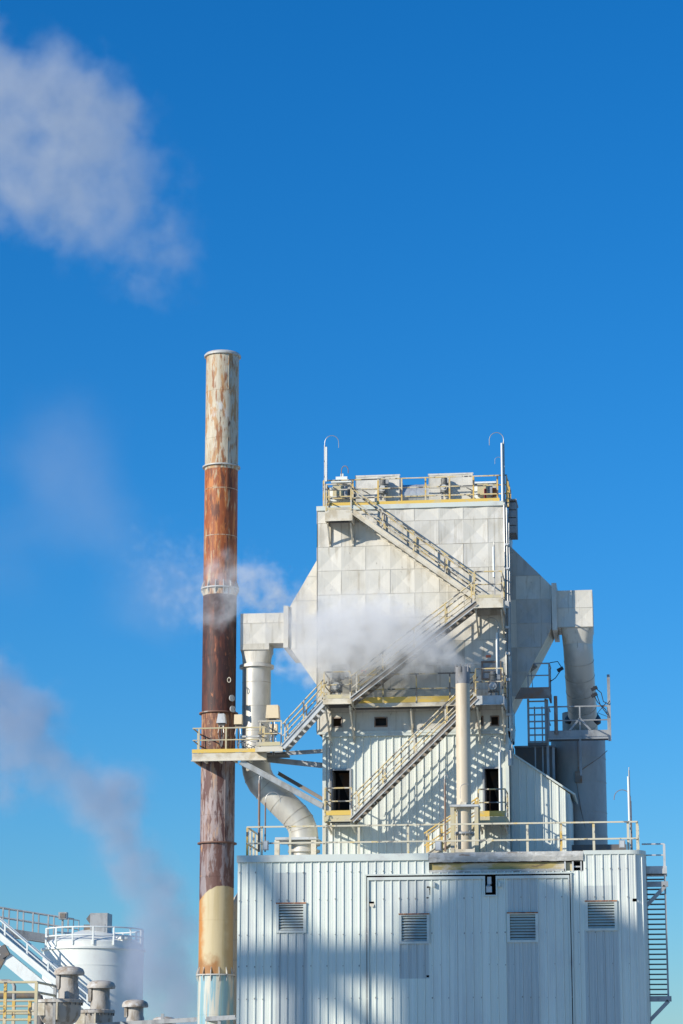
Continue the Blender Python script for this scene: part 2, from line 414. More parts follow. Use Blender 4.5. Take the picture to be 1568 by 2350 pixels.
def ribbed(mb, s0, s1, z0, z1, path, pitch=.305, holes=(), patches=(), rib=.044, phase=0.0, zcuts=(), minor=True):
    """vertical ribbed sheet; path(s) -> (x, y, nx, ny). holes / patches are (s0, s1, z0, z1)"""
    prof = [(0, 0), (.016, rib), (.056, rib), (.074, 0)]
    if minor: prof += [(.128, 0), (.134, .004), (.150, .004), (.156, 0), (.212, 0), (.218, .004), (.234, .004), (.240, 0)]
    pts = []
    k = math.floor((s0-phase)/pitch) - 1
    while phase + k*pitch < s1 + pitch:
        pts += [(phase + k*pitch + a*pitch/.305, d) for a, d in prof]; k += 1
    def depth(s):
        for (a, da), (b, db) in zip(pts, pts[1:]):
            if a <= s <= b: return da if b == a else da + (db-da)*(s-a)/(b-a)
        return 0
    ss = sorted(set([round(a, 5) for a, d in pts if s0 < a < s1] + [s0, s1] + [e for h in list(holes)+list(patches) for e in h[:2] if s0 < e < s1]))
    zs = sorted(set([z0, z1] + [e for h in list(holes)+list(patches) for e in h[2:4] if z0 < e < z1] + list(zcuts)))
    o = len(mb.v)
    for z in zs:
        for s in ss:
            x, y, nx, ny = path(s); d = depth(s)
            mb.v.append(Vector((x + nx*d, y + ny*d, z)))
    ns = len(ss)
    for j in range(len(zs)-1):
        zc = (zs[j]+zs[j+1])/2
        for i in range(ns-1):
            sc = (ss[i]+ss[i+1])/2
            if any(h[0] < sc < h[1] and h[2] < zc < h[3] for h in holes): continue
            mi = 1 if any(h[0] < sc < h[1] and h[2] < zc < h[3] for h in patches) else 0
            mb.f.append([o+j*ns+i, o+j*ns+i+1, o+(j+1)*ns+i+1, o+(j+1)*ns+i]); mb.m.append(mi)
def straight(Y): return lambda s: (s, Y, 0, -1)

def holed(mb, x0, x1, z0, z1, Y, holes, mi=0):
    xs = sorted(set([x0, x1] + [e for h in holes for e in h[:2]])); zs = sorted(set([z0, z1] + [e for h in holes for e in h[2:]]))
    for i in range(len(xs)-1):
        for j in range(len(zs)-1):
            xc, zc = (xs[i]+xs[i+1])/2, (zs[j]+zs[j+1])/2
            if any(h[0] < xc < h[1] and h[2] < zc < h[3] for h in holes): continue
            mb.add([(xs[i],Y,zs[j]),(xs[i+1],Y,zs[j]),(xs[i+1],Y,zs[j+1]),(xs[i],Y,zs[j+1])], [(0,1,2,3)], mi)

def lerp(a, b, t): return a + (b - a) * t
def guard(parent, pts, posts, h=1.07, mids=(.55,), mat=None, r=.030, pw=.055, name='guard_rail', pmat_=None, flat=False):
    """rails along the deck-level polyline pts with a post at each of the given points"""
    mat = mat or M_YELR
    mb = MB()
    for k in (h,) + tuple(mids):
        q = [Vector(p) + Vector((0, 0, k)) for p in pts]
        if flat:
            for a, b in zip(q, q[1:]): mb.bar(a, b, .03, .07)
        else: mb.tube(q, r if k == h else r*.88, 8)
    g = build(mb, name, mat, parent, smooth=True)
    for p in posts:
        m = MB(); p = Vector(p); m.box(p.x-pw/2, p.x+pw/2, p.y-pw/2, p.y+pw/2, p.z-.03, p.z+h-.012)
        build(m, 'post', pmat_ or mat, g)
    return g

def stair(label, top, bot, Yi, Yo, posts=(.06, .35, .65, .94), rise=.205, rails=('i', 'o'), sw=.22, str_mat=None, rmat=None, group='steel stair flights on the tower', rh=.95):
    """flight along X from the pixel top to the pixel bot, both read on the outer stringer"""
    a, b = at(top[0], top[1], Yo), at(bot[0], bot[1], Yo)
    t = thing('steel_stair', label, 'stair', b, group)
    for Y in (Yi, Yo):
        m = MB(); m.bar((a.x, Y, a.z), (b.x, Y, b.z), .05, sw)
        off = Vector((0, (-1 if Y == Yo else 1) * .045, 0)); d = (b - a).normalized(); nn = Vector((-d.z, 0, d.x)); nn = nn if nn.z > 0 else -nn
        for sgn in (1, -1):
            e = nn * (sgn * (sw/2 - .02)); A, B = Vector((a.x, Y, a.z)) + e + off, Vector((b.x, Y, b.z)) + e + off
            m.bar(A, B, .05, .036, mi=1)
        build(m, 'stringer', [str_mat or M_CREAM, M_CREAM if str_mat in (None, M_CREAM, M_PALEYEL) else M_PALEST], t)
    n = max(3, round(abs(a.z-b.z)/rise)); run = abs(a.x-b.x)/n
    dirn = 1 if b.x < a.x else -1
    for k in range(n):
        f = (k + .5)/n; x, z = lerp(a.x, b.x, f), lerp(a.z, b.z, f)
        m = MB(); m.box(x-run*.46, x+run*.46, Yo+.03, Yi-.03, z-.02, z+.018)
        nose = x - dirn*run*.46
        m.box(nose-.018, nose+.018, Yo+.032, Yi-.032, z-.075, z-.021, 1)
        build(m, 'tread', [M_STEEL, M_YEL], t)
    for s_ in rails:
        Y = Yi if s_ == 'i' else Yo
        mb = MB()
        for k in (rh, rh*.5):
            mb.tube([(a.x, Y, a.z+k), (b.x, Y, b.z+k)], .030 if k == rh else .026, 8)
        g = build(mb, 'handrail', rmat or M_YELR, t, smooth=True)
        for f in posts:
            x, z = lerp(a.x, b.x, f), lerp(a.z, b.z, f)
            m = MB(); m.box(x-.028, x+.028, Y-.022, Y+.022, z+.02, z+rh-.012)
            build(m, 'post', rmat or M_YELR, g)
    return t

def landing(label, pxl, pxr, py, Yi, Yo, toe=.16, sides=('l', 'r'), front=True, brackets=(0, 1), h=1.07, mat_toe=None, edge=.20, name='landing_platform', group='stair landings on the tower face', cat='landing', bracket_h=.75, rail=True, posts_front=(), fm=None, split=None):
    a, b = at(pxl, py, Yo), at(pxr, py, Yo); z = (a.z+b.z)/2; x0, x1 = a.x, b.x
    t = thing(name, label, cat, ((x0+x1)/2, (Yi+Yo)/2, z), group)
    m = MB(); m.box(x0+.03, x1-.03, Yo+.05, Yi, z-.06, z)
    for k in range(1, 8):
        y = lerp(Yo, Yi, k/8); m.box(x0+.04, x1-.04, y-.012, y+.012, z-.14, z-.062)
    build(m, 'deck', M_DSTEEL, t)
    m = MB(); m.box(x0, x1, Yo-.004, Yo+.046, z-edge, z-.004)
    m.box(x0-.012, x1+.012, Yo-.07, Yo-.006, z-edge-.014, z-edge+.016)
    m.box(x0-.05, x0-.002, Yo, Yi, z-edge, z-.004); m.box(x1+.002, x1+.05, Yo, Yi, z-edge, z-.004)
    build(m, 'edge_channel', fm or M_CREAM, t)
    if toe:
        m = MB(); m.box(x0, x1, Yo-.012, Yo+.012, z+.004, z+toe)
        build(m, 'toe_board', mat_toe or M_TOE, t)
    if rail:
        pts = []; yi = Yi - .08
        if 'l' in sides: pts.append((x0, yi, z))
        pts += [(x0, Yo, z), (x1, Yo, z)]
        if 'r' in sides: pts.append((x1, yi, z))
        if not front:
            pts = pts[:2] if 'l' in sides else pts[-2:]
        posts = list(pts) + [(lerp(x0, x1, f), Yo, z) for f in posts_front]
        guard(t, pts, posts, h=h)
    for f in brackets:
        x = lerp(x0+.04, x1-.04, f); m = MB()
        m.box(x-.04, x+.04, Yi-.10, Yi-.01, z-edge-bracket_h, z-edge-.002)
        m.bar((x, Yo+.15, z-edge-.06), (x, Yi-.08, z-edge-bracket_h+.1), .06, .08)
        build(m, 'bracket', M_CREAM, t)
    return t

def gooseneck(label, px, pyb, pyt, Y, reach=.55, side=1, tube_px=None, tube_top=None, tube_bot=None, col=None, r=.035, cat='light mast', group='gooseneck masts on the plant', tip=None, drop=.45):
    """upright pole with a bent conduit on top and, for some, a white tubular lamp beside it"""
    b, tp = at(px, pyb, Y), at(px, pyt, Y)
    t = thing('gooseneck_mast', label, cat, b, group)
    x = (b.x+tp.x)/2; z0, z1 = b.z, tp.z
    m = MB(); m.tube([(x, Y, z0), (x, Y, z1)], r, 10)
    build(m, 'pole', col or M_CONDUIT, t, smooth=True)
    m = MB(); pts = []
    rr = reach/2
    for k in range(13):
        g = math.pi * k/12
        pts.append((x + side*rr*(1-math.cos(g)), Y, z1 + .10 + rr*1.05*math.sin(g)))
    pts = [(x, Y, z1-.05)] + pts + [(x + side*reach, Y, z1 + .10 - drop*.5)]
    m.tube(pts, r*.45, 8); build(m, 'bent_conduit', M_CONDUIT if not tip else tip, t, smooth=True)
    if tube_px:
        xa = ax(tube_px, (tube_top+tube_bot)/2, Y-.06); za, zb = az(tube_px, tube_bot, Y-.06), az(tube_px, tube_top, Y-.06)
        m = MB(); m.tube([(xa, Y-.06, za), (xa, Y-.06, zb)], .044, 12)
        build(m, 'lamp_tube', M_WHITE, t, smooth=True)
        m = MB(); 
        for f in (.15, .6): m.box(min(xa, x)-.03, max(xa, x)+.03, Y-.04, Y+.03, lerp(za, zb, f)-.03, lerp(za, zb, f)+.03)
        build(m, 'clamp', M_CONDUIT, t)
    return t

# ------------------------------------------------------------------ ground
mb = MB(); mb.add([(-2500, -600, 0), (2500, -600, 0), (2500, 4500, 0), (-2500, 4500, 0)], [(0, 1, 2, 3)])
g = build(mb, 'ground', M_GROUND); g['kind'] = 'structure'

# ------------------------------------------------------------------ main levels
YF = -4.5                                # front of the ribbed building
ROOF = az(1012, 1958, YF)                # its roof edge
TX0, TX1 = ax(730, 1300, 0), ax(1160, 1300, 0)
TZ1 = az(945, 1166, 0); TZ0 = az(955, 1676, 0)
YB = 4.6                                 # back of the tower
LX0, LX1 = ax(742.5, 1810, .10), ax(1167, 1810, .10)

exec_parts = []
# ------------------------------------------------------------------ the process tower
tw = thing('process_tower', 'tall tower clad in cross-creased galvanised sheets above white ribbed siding, two side hoppers', 'tower', ((TX0+TX1)/2, 2, ROOF))
CELL = 1.0
OU, OV = ax(702.3+770/3.097, 1195, 0), az(945, 1196, 0)
sm = MB(); mb = MB()
bandtop = az(955, 1632, 0)
T_front = lambda u, v, d: (u, -d, v)
crossbreak(mb, [(TX0, bandtop), (TX1, bandtop), (TX1, TZ1), (TX0, TZ1)], T_front, CELL, OU, OV, h=.038, seed=3, seam=sm)
up = build(mb, 'upper_cladding', [M_CLAD, M_CLAD2, M_CLAD3, M_SEAM], tw)
# the flat band with four small square openings
holes = []
for (x0, y0, x1, y1) in ((766, 1649, 783, 1667), (862, 1648, 887, 1666), (1098, 1646, 1107, 1664), (1128, 1645, 1143, 1664)):
    p, q = at(x0, y1, 0), at(x1, y0, 0); holes.append((p.x, q.x, p.z, q.z))
mb = MB(); holed(mb, TX0, TX1, TZ0, bandtop, -.001, holes)
bd = build(mb, 'lower_band', M_CLAD2, tw, recalc=False)
for h in holes:
    m = MB(); m.box(h[0]-.03, h[1]+.03, .28, .30, h[2]-.03, h[3]+.03)
    m.box(h[0]-.035, h[0]-.003, .003, .28, h[2]-.03, h[3]+.03); m.box(h[1]+.003, h[1]+.035, .003, .28, h[2]-.03, h[3]+.03)
    m.box(h[0], h[1], .003, .28, h[3]+.003, h[3]+.03); m.box(h[0], h[1], .003, .28, h[2]-.03, h[2]-.003)
    build(m, 'square_opening', M_INNER, bd)
    m = MB()
    for (a, b, c, d) in ((h[0]-.05, h[0], h[2]-.05, h[3]+.05), (h[1], h[1]+.05, h[2]-.05, h[3]+.05), (h[0], h[1], h[3], h[3]+.05), (h[0], h[1], h[2]-.05, h[2])): m.box(a, b, -.03, -.003, c, d)
    build(m, 'opening_frame', M_RUSTSTEEL, bd)
# sides, back and top
for sgn, xs_, seed in ((1, TX1, 5), (-1, TX0, 6)):
    mb = MB(); crossbreak(mb, [(0.0, TZ0), (YB, TZ0), (YB, TZ1), (0.0, TZ1)], lambda u, v, d: (xs_ + sgn*d, u, v), CELL, .0, OV, h=.038, seed=seed, seam=True)
    build(mb, 'side_cladding', [M_CLAD, M_CLAD2, M_CLAD3, M_SEAM], tw)
mb = MB(); mb.box(TX0+.01, TX1-.01, .45, YB-.02, TZ1-.3, TZ1-.02); mb.box(TX0+.01, TX1-.01, YB-.06, YB, TZ0, TZ1-.31)
mb.box(TX0+.02, TX1-.02, .02, YB-.08, TZ0+.01, TZ0+.05); mb.box(TX0+.03, TX1-.03, .9, .95, TZ0+.06, TZ1-.31)
build(mb, 'inner_wall', M_INNER, tw)
mb = MB(); mb.box(TX0-.04, TX1+.04, -.07, YB+.05, TZ1, TZ1+.16); mb.box(TX0-.06, TX1+.06, -.10, -.072, TZ1-.02, TZ1+.17)
build(mb, 'roof_fascia', M_TRIM, tw)
for x in (TX0-.01, TX1-.06):
    m = MB(); m.box(x, x+.07, -.035, -.003, TZ0, TZ1-.022)
    build(m, 'corner_trim', M_CLAD3, tw)
m = MB(); m.box(TX0-.03, TX1+.03, -.05, -.004, TZ0-.10, TZ0-.001); m.box(LX0-.02, LX1+.02, -.03, .099, TZ0-.2, TZ0-.102)
build(m, 'band_flashing', M_TRIM, tw)
# hopper-shaped sides
wl_ = [at(734, 1273, 1.0), at(663, 1397, 1.0), at(663, 1482, 1.0), at(736, 1583, 1.0)]
wr_ = [at(1172, 1250, 1.9), at(1266, 1345, 1.9), at(1266, 1442, 1.9), at(1172, 1618, 1.9)]
for pts, sgn, seed, yh in ((wl_, -1, 11, 1.0), (wr_, 1, 12, 1.9)):
    poly = [(p.x, p.z) for p in pts]
    if sgn < 0: poly[0] = (TX0-.04, poly[0][1]); poly[3] = (TX0-.04, poly[3][1])
    else: poly[0] = (TX1+.04, poly[0][1]); poly[3] = (TX1+.04, poly[3][1])
    mb = MB(); sm = MB()
    crossbreak(mb, poly, lambda u, v, d: (u, yh-d, v), CELL, OU, OV, h=.038, seed=seed, seam=sm)
    pr = MB(); pr.prism(poly, yh+.012, 4.4)
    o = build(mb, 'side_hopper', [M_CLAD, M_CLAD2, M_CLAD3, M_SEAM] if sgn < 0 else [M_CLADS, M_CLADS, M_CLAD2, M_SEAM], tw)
    build(pr, 'hopper_shell', M_CLAD2, o)
    xf = poly[1][0]; m = MB(); m.box(min(xf, xf+sgn*.20), max(xf, xf+sgn*.20), yh-.14, 4.5, poly[2][1]-.10, poly[1][1]+.10)
    build(m, 'hopper_flange', M_CLAD, o)
# ribbed lower storey with two doorways
def rect(x0, y0, x1, y1, Y):
    p, q = at(x0, y1, Y), at(x1, y0, Y); return (p.x, q.x, p.z, q.z)
DL, DRR = rect(762, 1768, 803, 1872, .10), rect(1113, 1764, 1145, 1872, .10)
mb = MB(); ribbed(mb, LX0, LX1, ROOF-.3, TZ0-.2, straight(.10), holes=[DL, DRR], phase=.1, rib=.05)
lo = build(mb, 'ribbed_wall', [M_SIDE2, M_BARE], tw, recalc=False)
mb = MB(); mb.box(LX1-.03, LX1, .13, YB, ROOF-.3, TZ0-.2); mb.box(LX0, LX0+.03, .13, YB, ROOF-.3, TZ0-.2)
mb.box(LX0+.04, LX1-.04, 2.6, 2.65, ROOF-.3, TZ0-.2)
build(mb, 'side_wall', M_SIDE2, tw)
for h in (DL, DRR):
    m = MB(); m.box(h[0]-.07, h[0], .03, .16, h[2], h[3]+.07); m.box(h[1], h[1]+.07, .03, .16, h[2], h[3]+.07); m.box(h[0], h[1], .03, .16, h[3], h[3]+.07)
    m.box(h[0], h[0]+.02, .16, 1.2, h[2], h[3]); m.box(h[1]-.02, h[1], .16, 1.2, h[2], h[3])
    o = build(m, 'door_frame', M_STEEL, tw)
    m = MB(); m.box(h[0]-.4, h[1]+.4, 1.22, 1.26, h[2]-.3, h[3]+.5)
    build(m, 'dark_interior', M_DARK, o)
for x in (LX0-.03, LX1-.10):
    m = MB(); m.box(x, x+.14, .015, .035, ROOF-.3, TZ0-.202); build(m, 'corner_trim', M_TRIM, tw)
# lean-to annex on the right
an = thing('lean_to_annex', 'low ribbed lean-to with a sloping roof at the right foot of the tower', 'annex', (LX1+1, 2, ROOF))
pa, pb = at(1179, 1730, 1.1), at(1313, 1824, 1.1)
xr = ax(1310, 1880, 1.1)
mb = MB(); ribbed(mb, LX1+.02, xr, ROOF-.3, pa.z+.3, straight(1.1), phase=.22, rib=.045, zcuts=[])
# cut the sheet along the slope
bm = bmesh.new()
vv = [bm.verts.new(v) for v in mb.v]
for f in mb.f: bm.faces.new([vv[i] for i in f])
d = Vector((pb.x-pa.x, 0, pb.z-pa.z)); no = Vector((-d.z, 0, d.x)).normalized()
bmesh.ops.bisect_plane(bm, geom=bm.verts[:]+bm.edges[:]+bm.faces[:], plane_co=(pa.x, 1.1, pa.z-.03), plane_no=no, clear_outer=True)
bm.verts.index_update(); mb = MB(); mb.v = [v.co.copy() for v in bm.verts]; mb.f = [[v.index for v in f.verts] for f in bm.faces]; mb.m = [0]*len(mb.f); bm.free()
build(mb, 'ribbed_wall', M_SIDE2, an, recalc=False)
m = MB(); m.box(xr-.03, xr, 1.14, 4.2, ROOF-.3, az(1308, 1822, 1.1)-.1); m.box(xr-.08, xr+.01, 1.03, 1.045, ROOF-.3, az(1308, 1822, 1.1)-.1); build(m, 'side_wall', M_SIDE2, an)
m = MB(); m.bar((pa.x-.05, 2.6, pa.z), (pb.x+.12, 2.6, pb.z), 3.25, .07); build(m, 'sloping_roof', M_TRIM, an)

# ------------------------------------------------------------------ roof guard rail and roof machines
rt = TZ1 + .16
gr = thing('tower_guard_rail', 'yellow worn guard rail round the tower roof behind a yellow toe board', 'guard rail', ((TX0+TX1)/2, .1, rt))
gx = [ax(p, 1130, -.02) for p in (743, 810, 868, 922, 977, 1032, 1087, 1142, 1163)]
for k, nm in ((1.10, 'top_rail'), (.70, 'mid_rail'), (.33, 'mid_rail')):
    m = MB(); m.tube([(gx[0], 2.0, rt+k), (gx[0], -.02, rt+k), (gx[-1], -.02, rt+k), (gx[-1], 2.6, rt+k)], .030, 8)
    build(m, nm, M_YELR, gr, smooth=True)
for x, y in [(x, -.02) for x in gx] + [(gx[0], .7), (gx[0], 1.4), (gx[0], 2.0), (gx[-1], .9), (gx[-1], 1.8), (gx[-1], 2.6)]:
    m = MB(); m.box(x-.032, x+.032, y-.028, y+.028, rt, rt+1.09); build(m, 'post', M_YEL, gr)
m = MB(); m.box(gx[0], gx[1]-.1, -.05, -.03, rt+.002, rt+.15); m.box(gx[1], gx[-2]+.08, -.05, -.03, rt+.002, rt+.15)
build(m, 'toe_board', M_TOE, gr)
def xbox(label, x0, x1, y0, y1):
    a, b = at(x0, y1, .8), at(x1, y0, .8); z0 = rt
    t = thing('vent_housing', label, 'duct housing', ((a.x+b.x)/2, 1.4, z0), 'duct housings on the tower roof')
    mb = MB(); sm = MB()
    crossbreak(mb, [(a.x, z0), (b.x, z0), (b.x, b.z), (a.x, b.z)], lambda u, v, d: (u, .8-d, v), (b.x-a.x)/2, a.x, b.z-(b.x-a.x)*.33, h=.038, seed=int(x0), seam=sm)
    pr = MB(); pr.box(a.x, b.x, .812, 2.4, z0, b.z)
    o = build(pr, 'shell', M_CLAD2, t); build(mb, 'front_panel', [M_CLAD, M_CLAD2, M_CLAD3, M_SEAM], t)
    m = MB(); m.box(a.x-.03, b.x+.03, .75, .778, b.z-.05, b.z+.02); build(m, 'top_trim', M_CLAD3, t)
    # handles
    m = MB()
    hx = lerp(a.x, b.x, .15 if x0 < 900 else .86)
    for k in (.0, .30): m.tube([(hx, .76, b.z-.62-k), (hx+.14, .66, b.z-.70-k), (hx+.26, .66, b.z-.78-k)], .018, 6)
    build(m, 'handle', M_DSTEEL, t)
    return t, a, b
xbox('square cross-creased duct housing left of the silver duct on the tower roof', 817, 917, 1090, 1160)
xbox('taller square cross-creased duct housing right of the silver duct on the tower roof', 985, 1085, 1086, 1156)
rd = thing('round_duct', 'shiny silver round duct lying between two housings on the tower roof', 'duct', (ax(952, 1128, 1.5), 1.5, rt))
a, b = at(920, 1128, .9), at(985, 1128, .9); zc = rt + .12 + .52
m = MB(); m.tube([(a.x-.1, 1.45, zc), (b.x+.1, 1.45, zc)], .53, 32); build(m, 'shell', M_SILVER, rd, smooth=True)
m = MB()
for f in (.0, .52, 1.0):
    x = lerp(a.x, b.x, f); m.tube([(x-.015, 1.45, zc), (x+.015, 1.45, zc)], .542, 32)
build(m, 'band', M_SILVER, rd, smooth=True)
m = MB(); m.box(a.x, b.x, 1.2, 1.7, rt, rt+.2); build(m, 'cradle', M_STEEL, rd)
# gearmotors that hang on the housings
def gearmotor(label, px, py, Y, s=1.0, group='gearmotors on the tower'):
    c = at(px, py, Y); t = thing('gear_motor', label, 'motor', c, group)
    m = MB(); m.box(c.x-.17*s, c.x+.17*s, Y-.12, Y+.16, c.z-.2*s, c.z+.12*s); build(m, 'gear_case', M_MOTOR, t)
    m = MB(); m.tube([(c.x, Y-.12, c.z-.03*s), (c.x, Y-.22, c.z-.03*s)], .13*s, 14); m.tube([(c.x, Y-.22, c.z-.03*s), (c.x, Y-.27, c.z-.03*s)], .05*s, 10); build(m, 'shaft_cover', M_PALEST, t, smooth=True)
    m = MB(); m.tube([(c.x, Y, c.z+.122*s), (c.x, Y, c.z+.42*s)], .12*s, 14); m.tube([(c.x, Y, c.z+.42*s), (c.x, Y, c.z+.47*s)], .10*s, 14)
    for k in range(5): m.tube([(c.x, Y, c.z+(.17+.05*k)*s), (c.x, Y, c.z+(.185+.05*k)*s)], .145*s, 14)
    build(m, 'motor', M_MOTOR, t, smooth=True)
    m = MB(); m.box(c.x+.12*s, c.x+.24*s, Y-.08, Y+.08, c.z+.2*s, c.z+.36*s); build(m, 'terminal_box', M_STEEL, t)
    m = MB(); m.box(c.x-.13*s, c.x-.05*s, Y-.03, Y+.1, c.z-.45*s, c.z-.203*s); m.box(c.x+.05*s, c.x+.13*s, Y-.03, Y+.1, c.z-.45*s, c.z-.203*s); build(m, 'leg', M_STEEL, t)
    return t
gearmotor('grey gearmotor on the left duct housing of the tower roof', 879, 1122, .48)
gearmotor('grey gearmotor on the right, taller duct housing of the tower roof', 1020, 1120, .48)
# fans at both ends of the roof
def fan(label, px0, px1, pyt, pyb, rustcol, top):
    a, b = at(px0, pyb, .9), at(px1, pyt, .9); cx = (a.x+b.x)/2; r = (b.x-a.x)/2; z0, z1 = rt, b.z
    t = thing('roof_fan', label, 'fan', (cx, 1.2, rt), 'fans on the tower roof')
    m = MB(); m.tube([(cx-r, 1.3, (z0+z1)/2+.02), (cx+r, 1.3, (z0+z1)/2+.02)], .50, 24); build(m, 'drum', M_SHELL, t, smooth=True)
    m = MB(); m.tube([(cx-r*.5, .86, (z0+z1)/2+.1), (cx-r*.5, .76, (z0+z1)/2+.1)], .32, 20); m.tube([(cx+r*.7, .86, (z0+z1)/2+.06), (cx+r*.7, .8, (z0+z1)/2+.06)], .2, 16, mi=1)
    build(m, 'end_cap', [M_WHITE, rustcol], t, smooth=True)
    m = MB(); m.box(cx-.30, cx+.12, .46, .74, (z0+z1)/2-.12, (z0+z1)/2+.36); m.box(cx+.125, cx+.30, .50, .74, (z0+z1)/2-.12, (z0+z1)/2+.36, 1); build(m, 'guard_box', [M_PALEYEL, M_STEEL], t)
    m = MB(); m.box(cx-r*.9, cx+r*.9, .8, 1.8, z0, z0+.12); build(m, 'base', M_STEEL, t)
    m = MB(); m.lathe((cx, 1.3, 0), [(.44, z0+.30), (.40, z0+.12), (.25, z0+.12)], 24); build(m, 'hopper', M_CREAM, t, smooth=True)
    if top:
        m = MB(); m.lathe((cx, 1.2, 0), [(.26, z1-.12), (.26, z1-.02)], 20); build(m, 'vent_neck', M_PALEST, t, smooth=True)
        m = MB(); m.box(cx-.42, cx+.42, .8, 1.6, z1-.02, z1+.05); m.box(cx-.24, cx+.24, .95, 1.45, z1+.052, z1+.26); m.box(cx-.06, cx+.06, 1.1, 1.3, z1+.262, z1+.42); build(m, 'cap', M_WHITE, t)
    else:
        m = MB(); m.box(cx-.44, cx+.44, .8, 1.6, z1-.06, z1+.01); build(m, 'cap', M_WHITE, t)
        m = MB(); m.tube([(cx+.02, .44, z0), (cx+.02, .44, (z0+z1)/2+.1)], .05, 10); m.tube([(cx+.02, .44, (z0+z1)/2+.1), (cx+.02, .7, (z0+z1)/2+.2)], .05, 10); build(m, 'pipe', M_RED, t, smooth=True)
    return t
fan('left roof fan with white square cap and tan guard box', 755, 812, 1106, 1160, M_RUSTSTEEL, True)
fan('right roof fan with rusty cap, tan guard box and red pipe', 1090, 1139, 1106, 1156, M_R2, False)
m = thing('pipe_hook', 'thin maroon bent conduit above the white cap of the left roof fan', 'conduit', at(784, 1090, 1.0))
mm = MB(); q = at(784, 1092, 1.0); mm.tube([(q.x, 1.0, q.z-.05), (q.x, 1.0, q.z+.12)] + [(q.x+.14*(1-math.cos(g_)), 1.0, q.z+.22+.2*math.sin(g_)) for g_ in [k*math.pi/9 for k in range(10)]] + [(q.x+.28, 1.0, q.z+.1)], .018, 8)
build(mm, 'conduit', M_BROWNPIPE, m, smooth=True)
gooseneck('tall gooseneck mast with white lamp tube, left corner of tower roof', 745.5, 1160, 1022, -.12, reach=.58, tube_px=749.5, tube_top=1026, tube_bot=1105, r=.030)
gooseneck('tall gooseneck mast with long white lamp tube, right corner of tower roof', 1157, 1158, 1014, -.12, reach=.58, side=-1, tube_px=1152.5, tube_top=1017, tube_bot=1150, r=.034)
gooseneck('short bent conduit left of the right roof-corner mast', 1152, 1100, 1062, .1, reach=.28, side=-1, r=.02, drop=.3)
# sign-like dark slatted box on the roof's right edge
t = thing('slatted_box', 'dark slatted box hung on the right edge of the tower roof', 'box', (TX1+.3, 2.2, TZ1-.6))
a, b = at(1173, 1228, 2.0), at(1185, 1151, 2.0)
m = MB(); m.box(TX1+.06, b.x, 1.7, 2.9, a.z, b.z-.04); build(m, 'body', M_DSTEEL, t)
m = MB()
for k in range(4): m.box(TX1+.09, b.x+.02, 1.66, 1.697, lerp(a.z, b.z-.1, k/4)+.02, lerp(a.z, b.z-.1, (k+1)/4)-.02)
build(m, 'slat', M_STEEL, t)
m = MB(); m.box(TX1-.12, b.x+.03, 1.6, 3.0, b.z-.038, b.z+.02); build(m, 'bracket', M_STEEL, t)
# conduits down the right corner
ct = thing('conduit_bundle', 'bundle of grey conduits and white junction boxes running down the right corner of the tower', 'conduits', (TX1, -.15, ROOF))
for k, (p, ya, yb, Yk, r_) in enumerate(((1157, 1160, 1600, -.08, .035), (1162.5, 1165, 1640, -.14, .03), (1165, 1170, 1700, -.06, .022), (1168, 1200, 1755, -.10, .02))):
    q0, q1 = at(p, ya, Yk), at(p+1, yb, Yk)
    m = MB(); n = 14
    m.tube([(q0.x + (.012*math.sin(i*2.1+k) if k > 1 else 0), Yk, lerp(q0.z, q1.z, i/n)) for i in range(n+1)], r_, 8)
    build(m, 'conduit', M_CONDUIT if k != 2 else M_WHITE, ct, smooth=True)
for (p, y, w_, h_) in ((1164, 1388, .16, .3), (1163, 1250, .14, .08), (1165, 1305, .14, .08), (1165, 1440, .16, .1), (1166, 1500, .16, .1), (1166, 1560, .16, .12), (1167, 1640, .2, .1), (1170, 1740, .12, .6)):
    q = at(p, y, -.14); m = MB(); m.box(q.x-w_/2, q.x+w_/2, -.22, -.02, q.z-h_/2, q.z+h_/2); build(m, 'clamp' if h_ < .2 else 'junction_box', M_PALEST, ct)

# ------------------------------------------------------------------ stairs, landings and walkway on the tower face
landing('short cream landing with a dark slot, at the top of the uppermost stair flight', 749, 806, 1170, -.02, -.95, toe=.1, sides=('l',), front=True, mat_toe=M_PALEYEL, edge=.46, bracket_h=.85)
stair('uppermost stair flight, from the tower roof down to the right', (807, 1172), (1094, 1374), -.12, -.90, posts=(.25, .50, .75), str_mat=M_CREAM)
landing('small right-hand landing between the two upper stair flights, cream fascia', 1089, 1152, 1372, -.02, -1.7, toe=.13, sides=('r',), mat_toe=M_PALEYEL, edge=.40, bracket_h=.9)
stair('second stair flight from the top, coming down leftwards out of the steam', (1094, 1384), (807, 1606), -.90, -1.68, posts=(.04, .25, .50, .75, .96), str_mat=M_WEB)
landing('left landing of the middle walkway, with a gearmotor on it', 744, 804, 1603, -.02, -1.7, toe=.16, sides=('l',), mat_toe=M_PALEYEL, edge=.22, bracket_h=1.3)
landing('right landing of the middle walkway, with a gearmotor and pole on it', 1092, 1154, 1596, -.02, -1.7, toe=.0, sides=('r',), edge=.36, bracket_h=1.3, fm=M_PALEST)
landing('long middle walkway with yellow toe board between two landings', 806, 1090, 1612, -.02, -.85, toe=.24, sides=(), brackets=(.48,), posts_front=(.26, .53, .8), name='walkway', cat='walkway', group='walkways', edge=.16, bracket_h=1.0, h=1.15)
stair('long third stair flight, slanting from the middle walkway down to the left door', (1094, 1600), (807, 1884), -.90, -1.68, posts=(.02, .25, .50, .75, .96), str_mat=M_WEB)
landing('yellow-edged landing in front of the left doorway', 746, 807, 1871, -.02, -1.7, toe=.19, sides=('l', ), edge=.24, bracket_h=.35, fm=M_PALEYEL)
